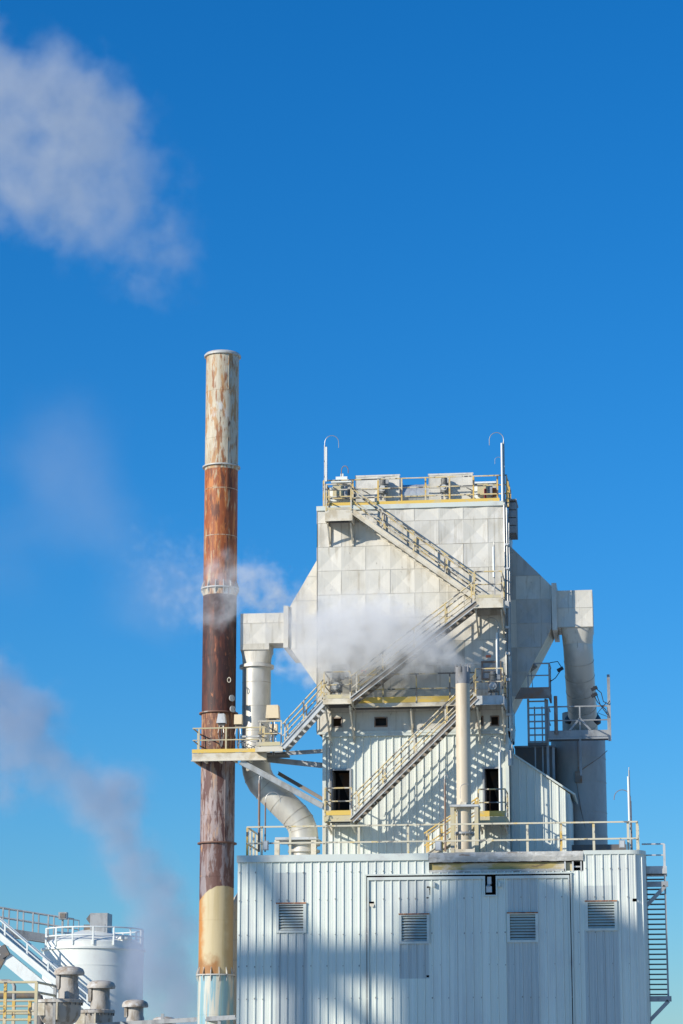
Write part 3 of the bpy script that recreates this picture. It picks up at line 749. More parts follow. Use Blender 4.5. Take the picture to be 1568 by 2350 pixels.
landing('yellow-edged landing in front of the right doorway', 1098.5, 1160.5, 1874, -.02, -1.5, toe=.22, sides=('r',), edge=.24, bracket_h=.3, fm=M_PALEYEL)
stair('lowest short flight behind the tan vent pipe, down to the lower roof', (1098, 1886), (974, 1969), -.72, -1.5, posts=(.05, .5, .95), str_mat=M_PALEYEL, rmat=M_YEL)
gearmotor('grey gearmotor on the left landing of the middle walkway', 773, 1574, -.9, 1.25)
gearmotor('grey gearmotor on the right landing of the middle walkway', 1132, 1574, -.9, 1.2)
# access hatch doors above the gearmotors
for (x0, y0, x1, y1, lab) in ((760, 1522, 800, 1556, 'pale hatch frame in the steam above the left gearmotor'), (1108, 1517, 1148, 1560, 'dark hatch frame above the right gearmotor')):
    h = rect(x0, y0, x1, y1, -.05); t = thing('access_hatch', lab, 'hatch', ((h[0]+h[1])/2, -.04, h[2]), 'access hatches above the walkway')
    m = MB(); m.box(h[0], h[1], -.075, -.04, h[2], h[3]); build(m, 'panel', M_STEEL, t)
    m = MB()
    for (a, b, c, d) in ((h[0]-.05, h[0]+.03, h[2], h[3]), (h[1]-.03, h[1]+.05, h[2], h[3]), (h[0]+.03, h[1]-.03, h[3]-.06, h[3]+.01), (h[0]+.03, h[1]-.03, h[2], h[2]+.06)): m.box(a, b, -.12, -.078, c, d)
    m.box(h[0]+.05, h[1]-.1, -.11, -.079, lerp(h[2], h[3], .38), lerp(h[2], h[3], .46)); m.box(h[0]+.05, h[1]-.1, -.11, -.079, lerp(h[2], h[3], .62), lerp(h[2], h[3], .66))
    build(m, 'frame', M_RUSTSTEEL if x0 > 900 else M_PALEST, t)
for (px, py, lab) in ((835, 1540, 'small faded orange tag on the cladding in the steam'), (1121, 1506, 'small bright orange tag on the cladding above the right hatch')):
    c = at(px, py, -.05); t = thing('orange_tag', lab, 'tag', c); m = MB(); m.box(c.x-.10, c.x+.10, -.065, -.04, c.z-.05, c.z+.05); build(m, 'plate', M_ORANGE, t)
gooseneck('gooseneck mast with pale pole on the right landing of the middle walkway', 1145, 1596, 1440, -.5, reach=.58, side=-1, tube_px=1141, tube_top=1452, tube_bot=1585, r=.04, drop=.2)
gooseneck('straight white lamp tube with thin spike above the right upper landing', 1134.5, 1365, 1250, -.5, reach=.02, tube_px=1133, tube_top=1255, tube_bot=1325, r=.028, drop=.02)
gooseneck('white lamp tube on a gooseneck pole before the right doorway', 1150, 1868, 1712, -.5, reach=.55, side=-1, tube_px=1147.5, tube_top=1726, tube_bot=1866, r=.03, drop=.1)
gooseneck('grey gooseneck conduit at the left edge of the ribbed tower wall', 757, 1872, 1712, -.05, reach=.1, side=1, r=.028, drop=.2)
gooseneck('slim brown gooseneck pole standing on the lower roof left of the vent pipe', 1022, 1955, 1788, -1.9, reach=.12, side=1, col=M_BROWNPIPE, r=.04, drop=.1)

# ------------------------------------------------------------------ the ribbed lower building
bx0, bx1 = ax(544.5, 2150, YF), ax(1484, 2150, YF)
lb = thing('ribbed_building', 'white ribbed metal building with louvers, patched panels and a large sealed access panel', 'building', ((bx0+bx1)/2, 0, 0))
CR = .55
def bpath(s):
    L = bx1 - CR - bx0
    if s <= L: return (bx0+s, YF, 0, -1)
    g = min((s-L)/CR, math.pi/2)
    if (s-L)/CR <= math.pi/2: return (bx1-CR+CR*math.sin(g), YF+CR-CR*math.cos(g), math.sin(g), -math.cos(g))
    return (bx1, YF+CR+(s-L-CR*math.pi/2), 1, 0)
SEND = bx1 - CR - bx0 + CR*math.pi/2 + 7
def brect(x0, y0, x1, y1):
    h = rect(x0, y0, x1, y1, YF); return (h[0]-bx0, h[1]-bx0, h[2], h[3])
LOUV = [(635, 2072, 702, 2140), (917, 2097, 985, 2165), (1166, 2094, 1234, 2162), (1345, 2067, 1415, 2135)]
lh = [brect(*L) for L in LOUV]
ap = brect(842, 2005, 1309, 2350); ap = (ap[0], ap[1], 0.0, ap[3])
beamh = brect(985, 1940, 1338, 2002)
notch = brect(1114, 2006, 1138, 2054)
tears_main = [brect(1452, 2062, 1462, 2069)]
patch_main = [brect(632, 2002, 704, 2072), brect(632, 2140, 706, 2350)[:2] + (1.5, lh[0][2]), brect(1342, 2032, 1413, 2067), brect(1346, 2135, 1420, 2350)[:2] + (1.5, lh[3][2])]
mb = MB()
ribbed(mb, 0, SEND, 0, ROOF-.05, bpath, holes=[lh[0], lh[3], ap, beamh] + tears_main, patches=patch_main, phase=.05)
build(mb, 'ribbed_wall', [M_SIDE, M_BARE], lb, recalc=False)
# the access panel, a ribbed sheet of its own inside a dark joint
mb = MB(); J = .035
tears = [brect(847, 2069, 859, 2076), brect(980, 2034, 984, 2038), brect(979, 2059, 984, 2062), brect(979, 2238, 985, 2243)]
patch_p = [brect(917, 2012, 985, 2097), brect(917, 2165, 985, 2246), brect(1166, 2012, 1234, 2094), brect(1166, 2162, 1236, 2350)[:2] + (1.5, lh[2][2])]
ribbed(mb, ap[0]+J, ap[1]-J, 0, ap[3]-J-.02, bpath, holes=[lh[1], lh[2], notch] + tears, patches=patch_p, phase=.05)
pn = build(mb, 'access_panel', [M_SIDE, M_BARE], lb, recalc=False)
m = MB()
X0, X1, ZT = bx0+ap[0], bx0+ap[1], ap[3]
nx0, nx1, nz0 = bx0+notch[0], bx0+notch[1], notch[2]
m.box(X0+J, X0+J+.06, YF-.08, YF-.04, 0, ZT-J-.022)
m.box(X0+J+.06, nx0-.06, YF-.08, YF-.04, ZT-J-.13, ZT-J-.022); m.box(nx1+.06, X1-J-.06, YF-.08, YF-.04, ZT-J-.13, ZT-J-.022)
m.box(X1-J-.06, X1-J, YF-.08, YF-.04, 0, ZT-J-.022)
m.box(nx0-.06, nx0, YF-.082, YF-.04, nz0-.06, ZT-J-.022); m.box(nx1, nx1+.06, YF-.082, YF-.04, nz0-.06, ZT-J-.022); m.box(nx0, nx1, YF-.082, YF-.04, nz0-.06, nz0)
build(m, 'panel_frame', M_TRIM, pn)
m = MB(); m.box(X0-.05, X0, YF-.072, YF-.04, 0, ZT); m.box(X1, X1+.05, YF-.072, YF-.04, 0, ZT); m.box(X0-.05, X1+.05, YF-.095, YF-.04, ZT+.002, ZT+.055)
build(m, 'joint_flashing', M_TRIM, lb)
m = MB(); m.box(X0-.02, X1+.02, YF+.5, YF+.55, 0, ROOF-.4); m.box(bx0+.1, bx1-.3, YF+.56, YF+.6, 0, ROOF-.4)
build(m, 'dark_interior', M_DARK, lb)
m = MB()
c = at(1122, 2030, YF+.1)
m.box(c.x-.05, c.x+.10, YF+.02, YF+.3, c.z+.02, ZT-.08); m.bar((c.x-.02, YF-.02, c.z-.12), (c.x+.06, YF+.2, c.z+.12), .12, .10); m.box(c.x-.09, c.x+.12, YF-.04, YF+.18, c.z-.30, c.z-.08)
build(m, 'notch_bracket', M_PALEST, lb)
# lugs on the panel
for (px, py) in ((996, 2030), (1146, 2030)):
    c = at(px, py, YF-.06); m = MB(); m.prism([(c.x-.03, c.z+.12), (c.x+.05, c.z+.05), (c.x+.05, c.z-.08), (c.x-.03, c.z-.10)], YF-.16, YF-.04); build(m, 'lifting_lug', M_TRIM, pn)
# a bent flap under the biggest tear
c = at(853, 2078, YF-.04); m = MB(); m.add([(c.x-.08, YF-.06, c.z+.07), (c.x+.10, YF-.06, c.z+.07), (c.x+.09, YF-.11, c.z-.05), (c.x-.05, YF-.10, c.z-.04)], [(0, 1, 2, 3)]); build(m, 'bent_flap', M_CREAM, pn)
m = MB(); c0 = at(983, 2060, YF-.045)
for (dx, dz, w_, h_) in ((-.02, .38, .10, .03), (.03, .28, .03, .12), (.05, .10, .025, .22)): m.box(c0.x+dx, c0.x+dx+w_, YF-.062, YF-.055, c0.z+dz, c0.z+dz+h_)
build(m, 'torn_edge', M_DARK, pn)
# louvers
for k, (h, L) in enumerate(zip(lh, LOUV)):
    x0, x1, z0, z1 = bx0+h[0], bx0+h[1], h[2], h[3]
    par = lb if k in (0, 3) else pn
    m = MB(); m.box(x0, x1, YF+.14, YF+.16, z0, z1)
    lv = build(m, 'louver', M_DARK, par, label=('louver lit by sun, leftmost', 'louver in the access panel, left of its pair', 'louver in the access panel, right of its pair', 'louver at the right end of the wall')[k])
    m = MB(); F = .085
    m.box(x0-.02, x0+F, YF-.075, YF+.13, z0-.02, z1+.02); m.box(x1-F, x1+.02, YF-.075, YF+.13, z0-.02, z1+.02); m.box(x0+F, x1-F, YF-.072, YF+.13, z0-.02, z0+F*.8); m.box(x0+F, x1-F, YF-.072, YF+.13, z1-F*.8, z1+.02)
    build(m, 'frame', M_TRIM, lv)
    m = MB(); m.box(x0-.02, x1+.02, YF-.10, YF-.078, z1-.03, z1+.012); build(m, 'rusty_drip_edge', M_R2, lv)
    n = 9
    for i in range(n):
        zc = lerp(z0+F*.8, z1-F*.8, (i+.5)/n); s_ = (z1-z0-1.6*F)/n
        m = MB(); m.bar((x0+F, YF+.005, zc), (x1-F, YF+.005, zc), .104, .012, up=(0, -.72, .70))
        build(m, 'slat', M_TRIM, lv)
# cap flashing, roof, concrete beam, ochre beam
m = MB(); xa = bx0 + beamh[0]
m.box(bx0-.03, xa-.01, YF-.10, YF+.02, ROOF-.26, ROOF); m.box(bx0-.03, xa-.01, YF+.022, 3.4, ROOF-.06, ROOF-.004)
build(m, 'cap_flashing', M_TRIM, lb)
m = MB(); xb = bx0 + beamh[1]; n = 10
out = [bpath(s) for s in [lerp(xb-bx0, SEND-5, i/60) for i in range(61)]]
for (a, b) in zip(out, out[1:]):
    for (o0, o1, za, zb) in ((-.02, .055, ROOF-.12, ROOF+.03),):
        vs = []
        for (x, y, nx, ny) in (a, b):
            vs += [(x+nx*o0, y+ny*o0, za), (x+nx*o1, y+ny*o1, za), (x+nx*o1, y+ny*o1, zb), (x+nx*o0, y+ny*o0, zb)]
        m.add(vs, [(1, 5, 6, 2), (2, 6, 7, 3), (0, 4, 5, 1)])
build(m, 'corner_flashing', M_TRIM, lb)
m = MB(); m.box(bx0+.05, bx1-.62, YF+.62, 4.0, ROOF-.3, ROOF-.08); m.box(bx0, bx0+.04, YF+.05, 3.4, 0, ROOF-.3); m.box(bx0+.05, bx1-.05, 3.4, 3.45, 0, ROOF-.31)
build(m, 'roof', M_STEEL, lb)
m = MB(); zb1 = az(1160, 1977, YF); segs = 40
rr_ = random.Random(4)
prev = None
for i in range(segs+1):
    x = lerp(xa, xb, i/segs); j = rr_.uniform(-.007, .007); k = rr_.uniform(-.012, .012)
    ring = [(x, YF-.06+j*.5, zb1+k), (x, YF-.09+j, lerp(zb1, ROOF, .5)), (x, YF-.05+j*.5, ROOF+.015+j*.4), (x, YF+.6, ROOF+.01), (x, YF+.6, zb1)]
    o = len(m.v); m.v += [Vector(v) for v in ring]
    if prev is not None:
        for q in range(5): m.f.append([prev+q, prev+(q+1) % 5, o+(q+1) % 5, o+q]); m.m.append(0)
    else: m.f.append([o+4, o+3, o+2, o+1, o]); m.m.append(0)
    prev = o
m.f.append([prev+q for q in range(5)]); m.m.append(0)
build(m, 'concrete_beam', M_CONC, lb)
m = MB(); zb0 = az(1160, 2003, YF); xo = ax(1297, 1990, YF)
m.box(xa+.01, xo, YF+.10, YF+.4, zb0+.10, zb1-.04)
m.box(xa+.01, xo, YF-.02, YF+.098, zb0+.03, zb0+.13, 1)
build(m, 'steel_beam', [M_OCHRE, M_CONC], lb)
m = MB()
for px in (1297, 1315, 1334):
    x = ax(px, 1990, YF); m.box(x-.03, x+.03, YF-.02, YF+.4, zb0+.03, zb1-.03)
m.box(xo+.03, ax(1314, 1990, YF), YF+.12, YF+.16, zb0+.05, zb1-.05, 1); m.box(ax(1317, 1990, YF), ax(1332, 1990, YF), YF+.05, YF+.3, lerp(zb0, zb1, .42), lerp(zb0, zb1, .55))
build(m, 'stub_bracket', [M_PALEST, M_PALEYEL], lb)
# roof edge guard rail
yr = YF + .12
rg = thing('roof_guard_rail', 'long worn guard rail along the edge of the lower roof', 'guard rail', ((bx0+bx1)/2, yr, ROOF))
rx0, rx1 = ax(567, 1925, yr), ax(1464, 1925, yr)
RH = az(1012, 1892, yr) - ROOF; RM = az(1012, 1930, yr) - ROOF
for k, nm in ((RH, 'top_rail'), (RM, 'mid_rail')):
    m = MB(); m.bar((rx0, yr, ROOF+k), (rx1, yr, ROOF+k), .05, .06)
    m.bar((rx0, yr+.03, ROOF+k), (rx0, yr+2.4, ROOF+k), .05, .058); m.bar((rx1, yr+.03, ROOF+k), (rx1, yr+1.6, ROOF+k), .05, .058)
    build(m, nm, M_PALER, rg)
for px in (568, 601, 666, 744, 823.6, 936.6, 1014, 1210.6, 1288, 1363, 1442, 1463):
    x = ax(px, 1925, yr+.04); m = MB(); m.box(x-.045, x+.045, yr+.03, yr+.05, ROOF-.05, ROOF+RH-.03); m.box(x-.045, x-.030, yr+.052, yr+.12, ROOF-.05, ROOF+RH-.03); build(m, 'post', M_YEL if px in (568, 1014, 1288) else M_PALER, rg)
for (x, ys) in ((rx0, (.8, 1.6, 2.4)), (rx1, (.8, 1.6))):
    for y in ys: m = MB(); m.box(x-.04, x+.04, yr+y-.03, yr+y+.03, ROOF-.05, ROOF+RH-.03); build(m, 'post', M_PALER, rg)
# small grey junction boxes on the rail
for (x0, y0, x1, y1, lab, Yb) in ((604, 1929, 616, 1951, 'small grey junction box on the left end of the roof rail', yr-.12), (999, 1930, 1013, 1952, 'small grey junction box on the roof rail beside the lowest stair flight', yr-.12), (1421, 1928, 1435, 1946, 'small grey junction box on the right end of the roof rail', yr-.12)):
    h = rect(x0, y0, x1, y1, Yb); t = thing('junction_box', lab, 'box', ((h[0]+h[1])/2, Yb, h[2]), 'junction boxes on the roof rail')
    m = MB(); m.box(h[0], h[1], Yb, Yb+.11, h[2], h[3]); build(m, 'case', M_STEEL, t)
    m = MB(); m.box(h[0]+.03, h[1]-.03, Yb-.02, Yb-.002, h[2]+.03, h[3]-.03); build(m, 'cover', M_PALEST, t)
gooseneck('brown pole with small bent tip, left end of lower roof, taller of two', 595, 1955, 1790, YF+.6, reach=.1, col=M_BROWNPIPE, r=.045, drop=.1)
gooseneck('brown pole with wide bent conduit, left end of lower roof, shorter of two', 609, 1955, 1842, YF+.6, reach=.58, col=M_BROWNPIPE, r=.03, drop=.2)
gooseneck('pointed grey mast with bent conduit at the right end of the lower roof', 1446, 1952, 1768, YF+.5, reach=.02, col=M_CONDUIT, r=.028, tube_px=1443.5, tube_top=1782, tube_bot=1890, drop=.02)
gooseneck('shorter pole with wide brown hook beside the pointed roof mast', 1449, 1952, 1838, YF+.7, reach=.62, side=-1, col=M_BROWNPIPE, r=.03, tip=M_BROWNPIPE, drop=.1)

# ------------------------------------------------------------------ tan vent pipe with its frame
YV = -2.7
vt = thing('vent_pipe', 'tall tan vent pipe with sooty rim and steam blowing from its top', 'vent pipe', (ax(1064, 1940, YV), YV, ROOF))
a, b = at(1061.5, 1532, YV), at(1066, 1935, YV); vx = (a.x+b.x)/2; vr = (at(1080, 1700, YV).x-at(1046.5, 1700, YV).x)/2
zs_ = az(1062, 1570, YV)
m = MB(); m.lathe((vx, YV, 0), [(vr, ROOF-.05), (vr*.98, zs_)], 32); build(m, 'pipe', M_TAN, vt, smooth=True)
m = MB(); m.lathe((vx, YV, 0), [(vr*.98, zs_+.001), (vr*1.0, a.z), (vr*.9, a.z), (vr*.9, a.z-.5)], 32); build(m, 'sooty_rim', M_SOOT, vt, smooth=True)
m = MB()
for g in (200, 262, 318, 20, 90, 140):
    x, y = vx+vr*1.03*math.cos(R(g)), YV+vr*1.03*math.sin(R(g)); m.box(x-.025, x+.025, y-.02, y+.02, a.z-.2, a.z+.09)
build(m, 'lug', M_SOOT, vt)
m = MB(); z_ = az(1064, 1851, YV); x0, x1 = ax(1032, 1850, YV-.5), ax(1099, 1850, YV-.5)
m.box(x0, x1, YV-.52, YV+.5, z_-.06, z_+.02); build(m, 'support_plate', M_PALEST, vt)
for (x, y) in ((x0+.10, YV-.42), (x1-.10, YV-.42), (x0+.10, YV+.4), (x1-.10, YV+.4)):
    m = MB(); m.box(x-.075, x+.075, y-.06, y+.06, ROOF-.02, z_-.062); build(m, 'leg', M_PALEYEL, vt)
m = MB(); zb_ = ROOF+.28; m.box(x0+.18, x1-.18, YV-.46, YV-.38, zb_-.12, zb_); build(m, 'cross_tie', M_CREAM, vt)
m = MB(); zf = az(1064, 1912, YV); m.lathe((vx, YV, 0), [(vr, zf-.05), (vr*1.35, zf-.05), (vr*1.35, zf+.02), (vr, zf+.02)], 28)
for k in range(14):
    g = 2*math.pi*k/14; m.tube([(vx+vr*1.25*math.cos(g), YV+vr*1.25*math.sin(g), zf-.09), (vx+vr*1.25*math.cos(g), YV+vr*1.25*math.sin(g), zf+.06)], .02, 6)
build(m, 'bolted_flange', M_STEEL, vt, smooth=True)
m = MB(); m.tube([(vx+vr, YV, z_+.04), (vx-.1, YV-vr-.02, z_+.14), (vx-.12, YV-vr-.05, z_+.03)], .03, 6); m.box(vx-.10, vx+.12, YV-vr-.06, YV-vr+.02, z_+.022, z_+.13); build(m, 'clamp', M_CREAM, vt)
m = MB(); m.lathe((vx, YV, 0), [(vr*1.5, ROOF-.06), (vr*1.5, ROOF+.16), (vr*1.02, ROOF+.17)], 28); build(m, 'base_collar', M_SOOT, vt, smooth=True)
mm = thing('pipe_hook', 'thin grey bent conduit in front of the tan vent pipe', 'conduit', at(1056, 1815, YV-.6))
q = at(1056, 1818, YV-.5); m = MB(); m.tube([(q.x, YV-.5, q.z-.25), (q.x+.0, YV-.5, q.z+.05)] + [(q.x+.22*(1-math.cos(g_)), YV-.5, q.z+.12+.2*math.sin(g_)) for g_ in [k*math.pi/12 for k in range(1, 9)]], .014, 6)
build(m, 'conduit', M_CONDUIT, mm, smooth=True)

# ------------------------------------------------------------------ rusty stack
YS = 1.0
st_c = at(496.5, 2200, YS); sx = (at(511, 900, YS).x + at(495, 2200, YS).x)/2
SR = (ax(548.5, 900, YS)-ax(474, 900, YS))/2
SZ = lambda py: az(500, py, YS - SR)
EDGE = {'mid': SZ(2036), 'bot': SZ(2234)}
stk = thing('rusty_chimney', 'tall round chimney of rusting steel sections with flanges, cream and blue at its foot', 'chimney', (sx, YS, 0))
def sec(y0, y1, mat, r=SR, seams=()):
    z1, z0 = SZ(y0), (SZ(y1) if y1 else 0)
    m = MB(); m.lathe((sx, YS, 0), [(r, z0), (r, z1)], 64)
    o = build(m, 'section', mat, stk, smooth=True)
    if seams:
        for y in seams:
            m = MB(); m.lathe((sx, YS, 0), [(r, SZ(y)-.015), (r+.007, SZ(y)-.010), (r+.007, SZ(y)+.010), (r, SZ(y)+.015)], 64)
            build(m, 'weld_seam', M_R1 if y in (1226, 1118) else mat, o, smooth=True)
    return o
S1 = sec(810, 1064, M_R1, seams=(893, 1002))
S2 = sec(1064, 1345, M_R2, seams=(1118, 1226))
S3 = sec(1345, 1632, M_R3, seams=(1502,))
S4a = sec(1632, 1745, M_R4a)
S4 = sec(1745, 1932, M_R4, seams=(1868,))
M_R5 = paint_edge_mat()
S5 = sec(1932, 2236, M_R5, seams=(2010, 2110))
S6 = sec(2236, None, M_BLUE, r=SR*1.035, seams=(2328,))
# vertical weld seams
for (o, y0, y1, g, mat) in ((S1, 815, 892, -58, M_R1), (S1, 1003, 1062, -60, M_R1), (S2, 1068, 1120, -60, M_R2), (S2, 1228, 1340, -60, M_R2), (S4, 1750, 1930, -55, M_R4)):
    x, y = sx+SR*math.cos(R(g)), YS+SR*math.sin(R(g)); m = MB(); m.tube([(x, y, SZ(y0)), (x, y, SZ(y1))], .013, 6); build(m, 'weld_seam', mat, o)
for (py, ro, mat, gus) in ((808, 1.12, M_FLANGEP, 0), (1064, 1.14, M_FLANGEP, 0), (1345, 1.14, M_FLANGEP, 1), (1632, 1.15, M_FLANGE, 0), (1932, 1.15, M_FLANGE, 0), (2236, 1.14, M_FLANGEP, 1)):
    z = SZ(py); m = MB(); r = SR
    if py == 808: prof = [(r, z-.05), (r*ro, z-.04), (r*ro, z+.03), (r*1.03, z+.10), (r*.95, z+.10), (r*.95, z-.4)]
    else: prof = [(r-.01, z-.03), (r*ro, z-.025), (r*ro, z+.025), (r-.01, z+.03)]
    m.lathe((sx, YS, 0), prof, 64)
    fl = build(m, 'flange', mat, stk, smooth=True)
    if py in (1064, 1345, 1632):
        q = MB(); hh = {1064: .16, 1345: .30, 1632: .26}[py]; q.lathe((sx, YS, 0), [(r-.01, z-.031), (r+.006, z-.033), (r+.006, z-hh), (r-.01, z-hh-.01)], 64); build(q, 'paint_band', M_R1 if py != 1632 else M_R4a, fl, smooth=True)
    if gus:
        for k in range(14):
            g = R(-95 + k*360/14); c_, s_ = math.cos(g), math.sin(g); m = MB(); tx, ty = -s_*.014, c_*.014
            for (za, zb) in ((z+.026, z+.30), (z-.026, z-.26)):
                r1 = r*(1.036 if (py > 2000 and za < z) else 1.0); r2 = r*(ro-.01); h2 = za + (.06 if zb > za else -.06)
                P = [(r1, za), (r2, za), (r2, h2), (r1+.012, zb), (r1, zb)]
                vs = [(sx+q*c_+sg*tx, YS+q*s_+sg*ty, w_) for sg in (-1, 1) for q, w_ in P]
                m.add(vs, [(0,1,2,3,4), (9,8,7,6,5)] + [(i, 5+i, 5+(i+1) % 5, (i+1) % 5) for i in range(5)])
            build(m, 'gusset', mat, fl)
for (px, py) in ((528.5, 1603), (530, 1628)):
    q = at(px, py, YS-SR*.75); m = MB(); d = Vector((q.x-sx, -SR*.75, 0)).normalized()
    m.tube([(q.x, q.y+.2, q.z), Vector((q.x, q.y, q.z)) + d*.10], .10, 14); m.tube([Vector((q.x, q.y, q.z)) + d*.10, Vector((q.x, q.y, q.z)) + d*.14], .135, 14, mi=1); build(m, 'sample_port', [M_FLANGE, M_PALEST], stk, smooth=True)
q = at(526.6, 1561, YS-SR*.8); m = MB(); m.tube([q+Vector((.07*math.cos(k*math.pi/6), -.06, .10*math.sin(k*math.pi/6))) for k in range(13)], .018, 6); m.box(q.x-.02, q.x+.02, q.y-.06, q.y+.25, q.z+.09, q.z+.12); build(m, 'lifting_eye', M_CREAM, stk, smooth=True)
q = at(479.4, 1707, YS-SR*.88); m = MB(); mk = [((0, 0), (0, 6)), ((2, 0), (4, .6)), ((4, .6), (4, 3.2)), ((4, 3.2), (2, 3.4)), ((2, 3.4), (2, 6)), ((2, 6), (4.4, 6))]
for (a0, a1), (b0, b1) in mk:
    P = []
    for u, v in ((a0, a1), (b0, b1)):
        x = q.x - .06 + u*.026; P.append(Vector((x, YS - math.sqrt(max(SR*SR - (x-sx)**2, .01)) - .006, q.z - .09 + v*.03)))
    m.bar(P[0], P[1], .006, .030, up=(0, 1, .01))
build(m, 'painted_number', M_CREAM, stk)
# ------------------------------------------------------------------ platform round the stack
pl = thing('stack_platform', 'cream railed platform wrapping the front of the rusty chimney', 'platform', at(540, 1730, -.3))
zp = az(540, 1727, -.9); x0, x1 = ax(441, 1727, -.9), ax(612, 1727, -.9); xq = ax(649, 1720, -1.6); xm = ax(588, 1715, -1.6)
m = MB(); m.box(x0+.05, x1, -.85, YS-SR-.06, zp-.07, zp); m.box(x0+.05, sx-SR-.06, YS-SR-.058, 1.6, zp-.07, zp); m.box(sx+SR+.05, x1, YS-SR-.058, .98, zp-.07, zp); m.box(x1+.001, xq, -.7, .4, zp-.07, zp)
build(m, 'deck', M_DSTEEL, pl)
m = MB(); m.box(x0, x1, -.9, -.852, zp-.30, zp-.003); m.box(x0-.03, x1, -.96, -.902, zp-.33, zp-.29); m.box(x0-.001, x0+.048, -.85, 1.6, zp-.30, zp-.003)
for k in range(5):
    x = lerp(x0, x1, (k+.7)/5); m.box(x-.04, x+.04, -.84, YS-SR-.07, zp-.28, zp-.075)
m.box(x0+.06, sx-SR-.05, -.2, -.12, zp-.27, zp-.08)
build(m, 'edge_channel', M_CREAM, pl)
m = MB(); m.box(x0, x1-.1, -.93, -.906, zp+.004, zp+.15); build(m, 'toe_board', M_TOE, pl)
guard(pl, [(x0+.03, 1.2, zp), (x0+.03, -.88, zp), (x1+.02, -.88, zp)], [(x0+.03, 1.2, zp), (x0+.03, .2, zp), (ax(457, 1700, -.88), -.88, zp), (ax(519, 1700, -.88), -.88, zp), (x1-.1, -.88, zp)], mat=M_PALEYEL, h=az(500, 1671, -.88)-zp, mids=((az(500, 1671, -.88)-zp)*.52,))
zq = az(620, 1712, -1.6)
m = MB(); m.box(xm, xq, -1.55, -.72, zq-.06, zq); build(m, 'deck', M_DSTEEL, pl)
m = MB(); m.box(xm, xq, -1.62, -1.555, zq-.22, zq-.002); m.box(xm-.04, xm-.002, -1.6, -.7, zq-.22, zq-.002); build(m, 'edge_channel', M_CREAM, pl)
m = MB(); m.box(xm, xq-.1, -1.65, -1.625, zq+.004, zq+.16); build(m, 'toe_board', M_PALEYEL, pl)
hq = az(620, 1655, -1.6)-zq
guard(pl, [(xm+.1, -.5, zq), (xm+.1, -1.6, zq), (xq-.04, -1.6, zq)], [(xm+.1, -.5, zq), (xm+.16, -1.6, zq), (xq-.06, -1.6, zq)], mat=M_YELR, h=hq, mids=(hq*.5,))
stair('short stair flight joining the chimney platform to the middle walkway', (745, 1611), (649, 1716), -.82, -1.6, posts=(.08, .5, .95), str_mat=M_PALEST)
# braces to the tower
for (p, q, Y0, Y1, w_, h_, mat, lab) in (((552, 1748), (741, 1850), -.8, -.05, .10, .22, M_PALEST, 'pale diagonal brace from the chimney platform to the tower wall'),
        ((640, 1775), (741, 1834), .9, .3, .10, .14, M_DSTEEL, 'dark diagonal brace behind the pale one, left of the tower'),
        ((612, 1732), (742, 1724), .3, .2, .12, .14, M_STEEL, 'upper horizontal steel tie between chimney platform and tower'),
        ((600, 1742), (742, 1757), .5, .3, .12, .20, M_STEEL, 'lower horizontal steel tie between chimney platform and tower')):
    a, b = at(p[0], p[1], Y0), at(q[0], q[1], Y1); m = MB(); m.bar(a, b, w_, h_)
    d = (b-a).normalized(); 
    m.bar(a+Vector((0, -.07, h_*.45)), b+Vector((0, -.07, h_*.45)), .05, .03)
    o = build(m, 'steel_brace', mat, None, origin=a); tagit(o, lab, 'brace', 'braces left of the tower')
# instrument boxes
def sensor(lab, x0, y0, x1, y1, Y, mat, taper=.12, d=.35):
    h = rect(x0, y0, x1, y1, Y); t = thing('instrument_box', lab, 'box', ((h[0]+h[1])/2, Y, h[2]-1), 'instrument boxes by the chimney')
    m = MB(); k = (h[1]-h[0])*taper
    vs = [(h[0], Y, h[2]), (h[1], Y, h[2]), (h[1], Y+d, h[2]), (h[0], Y+d, h[2]), (h[0]+k, Y+.04, h[3]), (h[1]-k, Y+.04, h[3]), (h[1]-k, Y+d, h[3]), (h[0]+k, Y+d, h[3])]
    m.add(vs, [(0,3,2,1),(4,5,6,7),(0,1,5,4),(1,2,6,5),(2,3,7,6),(3,0,4,7)]); build(m, 'hood', mat, t)
    m = MB(); xc = (h[0]+h[1])/2; m.box(xc-.13, xc+.13, Y+.1, Y+.28, h[2]-.1, h[2]-.002); m.box(xc-.03, xc+.03, Y+.15, Y+.22, h[2]-.95, h[2]-.1); build(m, 'stand', M_DSTEEL, t)
    m = MB()
    for s_ in (-1, 1): m.tube([(xc+s_*.07, Y+.12, h[2]-.08), (xc+s_*.12, Y+.05, h[2]-.4), (xc+s_*.03, Y+.15, h[2]-.9)], .014, 6)
    build(m, 'cable', M_CONDUIT, t)
    return t
sensor('pale tapered instrument hood in front of the rusty chimney', 496.5, 1637, 518, 1659, -.62, M_PALEST, .17)
sensor('small beige instrument box between the chimney and the pale duct', 537, 1639, 555, 1662, -.45, M_BEIGE, .01)
sensor('large beige tapered instrument hood on the railed step beside the pale duct', 609.5, 1617, 640, 1648, -1.2, M_BEIGE, .07, .5)
sensor('small beige instrument box below the large beige hood', 618, 1661, 636, 1680, -1.05, M_BEIGE, .0, .3)
ch = thing('cable_clutter', 'tangle of grey and black cables behind the chimney platform rail', 'cables', at(570, 1700, -.4))
rc = random.Random(9); m = MB()
for k in range(9):
    p0 = at(rc.uniform(545, 600), rc.uniform(1695, 1722), -.3); p1 = at(rc.uniform(548, 612), rc.uniform(1690, 1725), -.4)
    m.tube([p0, (p0+p1)/2 + Vector((0, -.05, rc.uniform(-.15, .2))), p1], .017, 6)
build(m, 'cable', M_STEEL, ch)
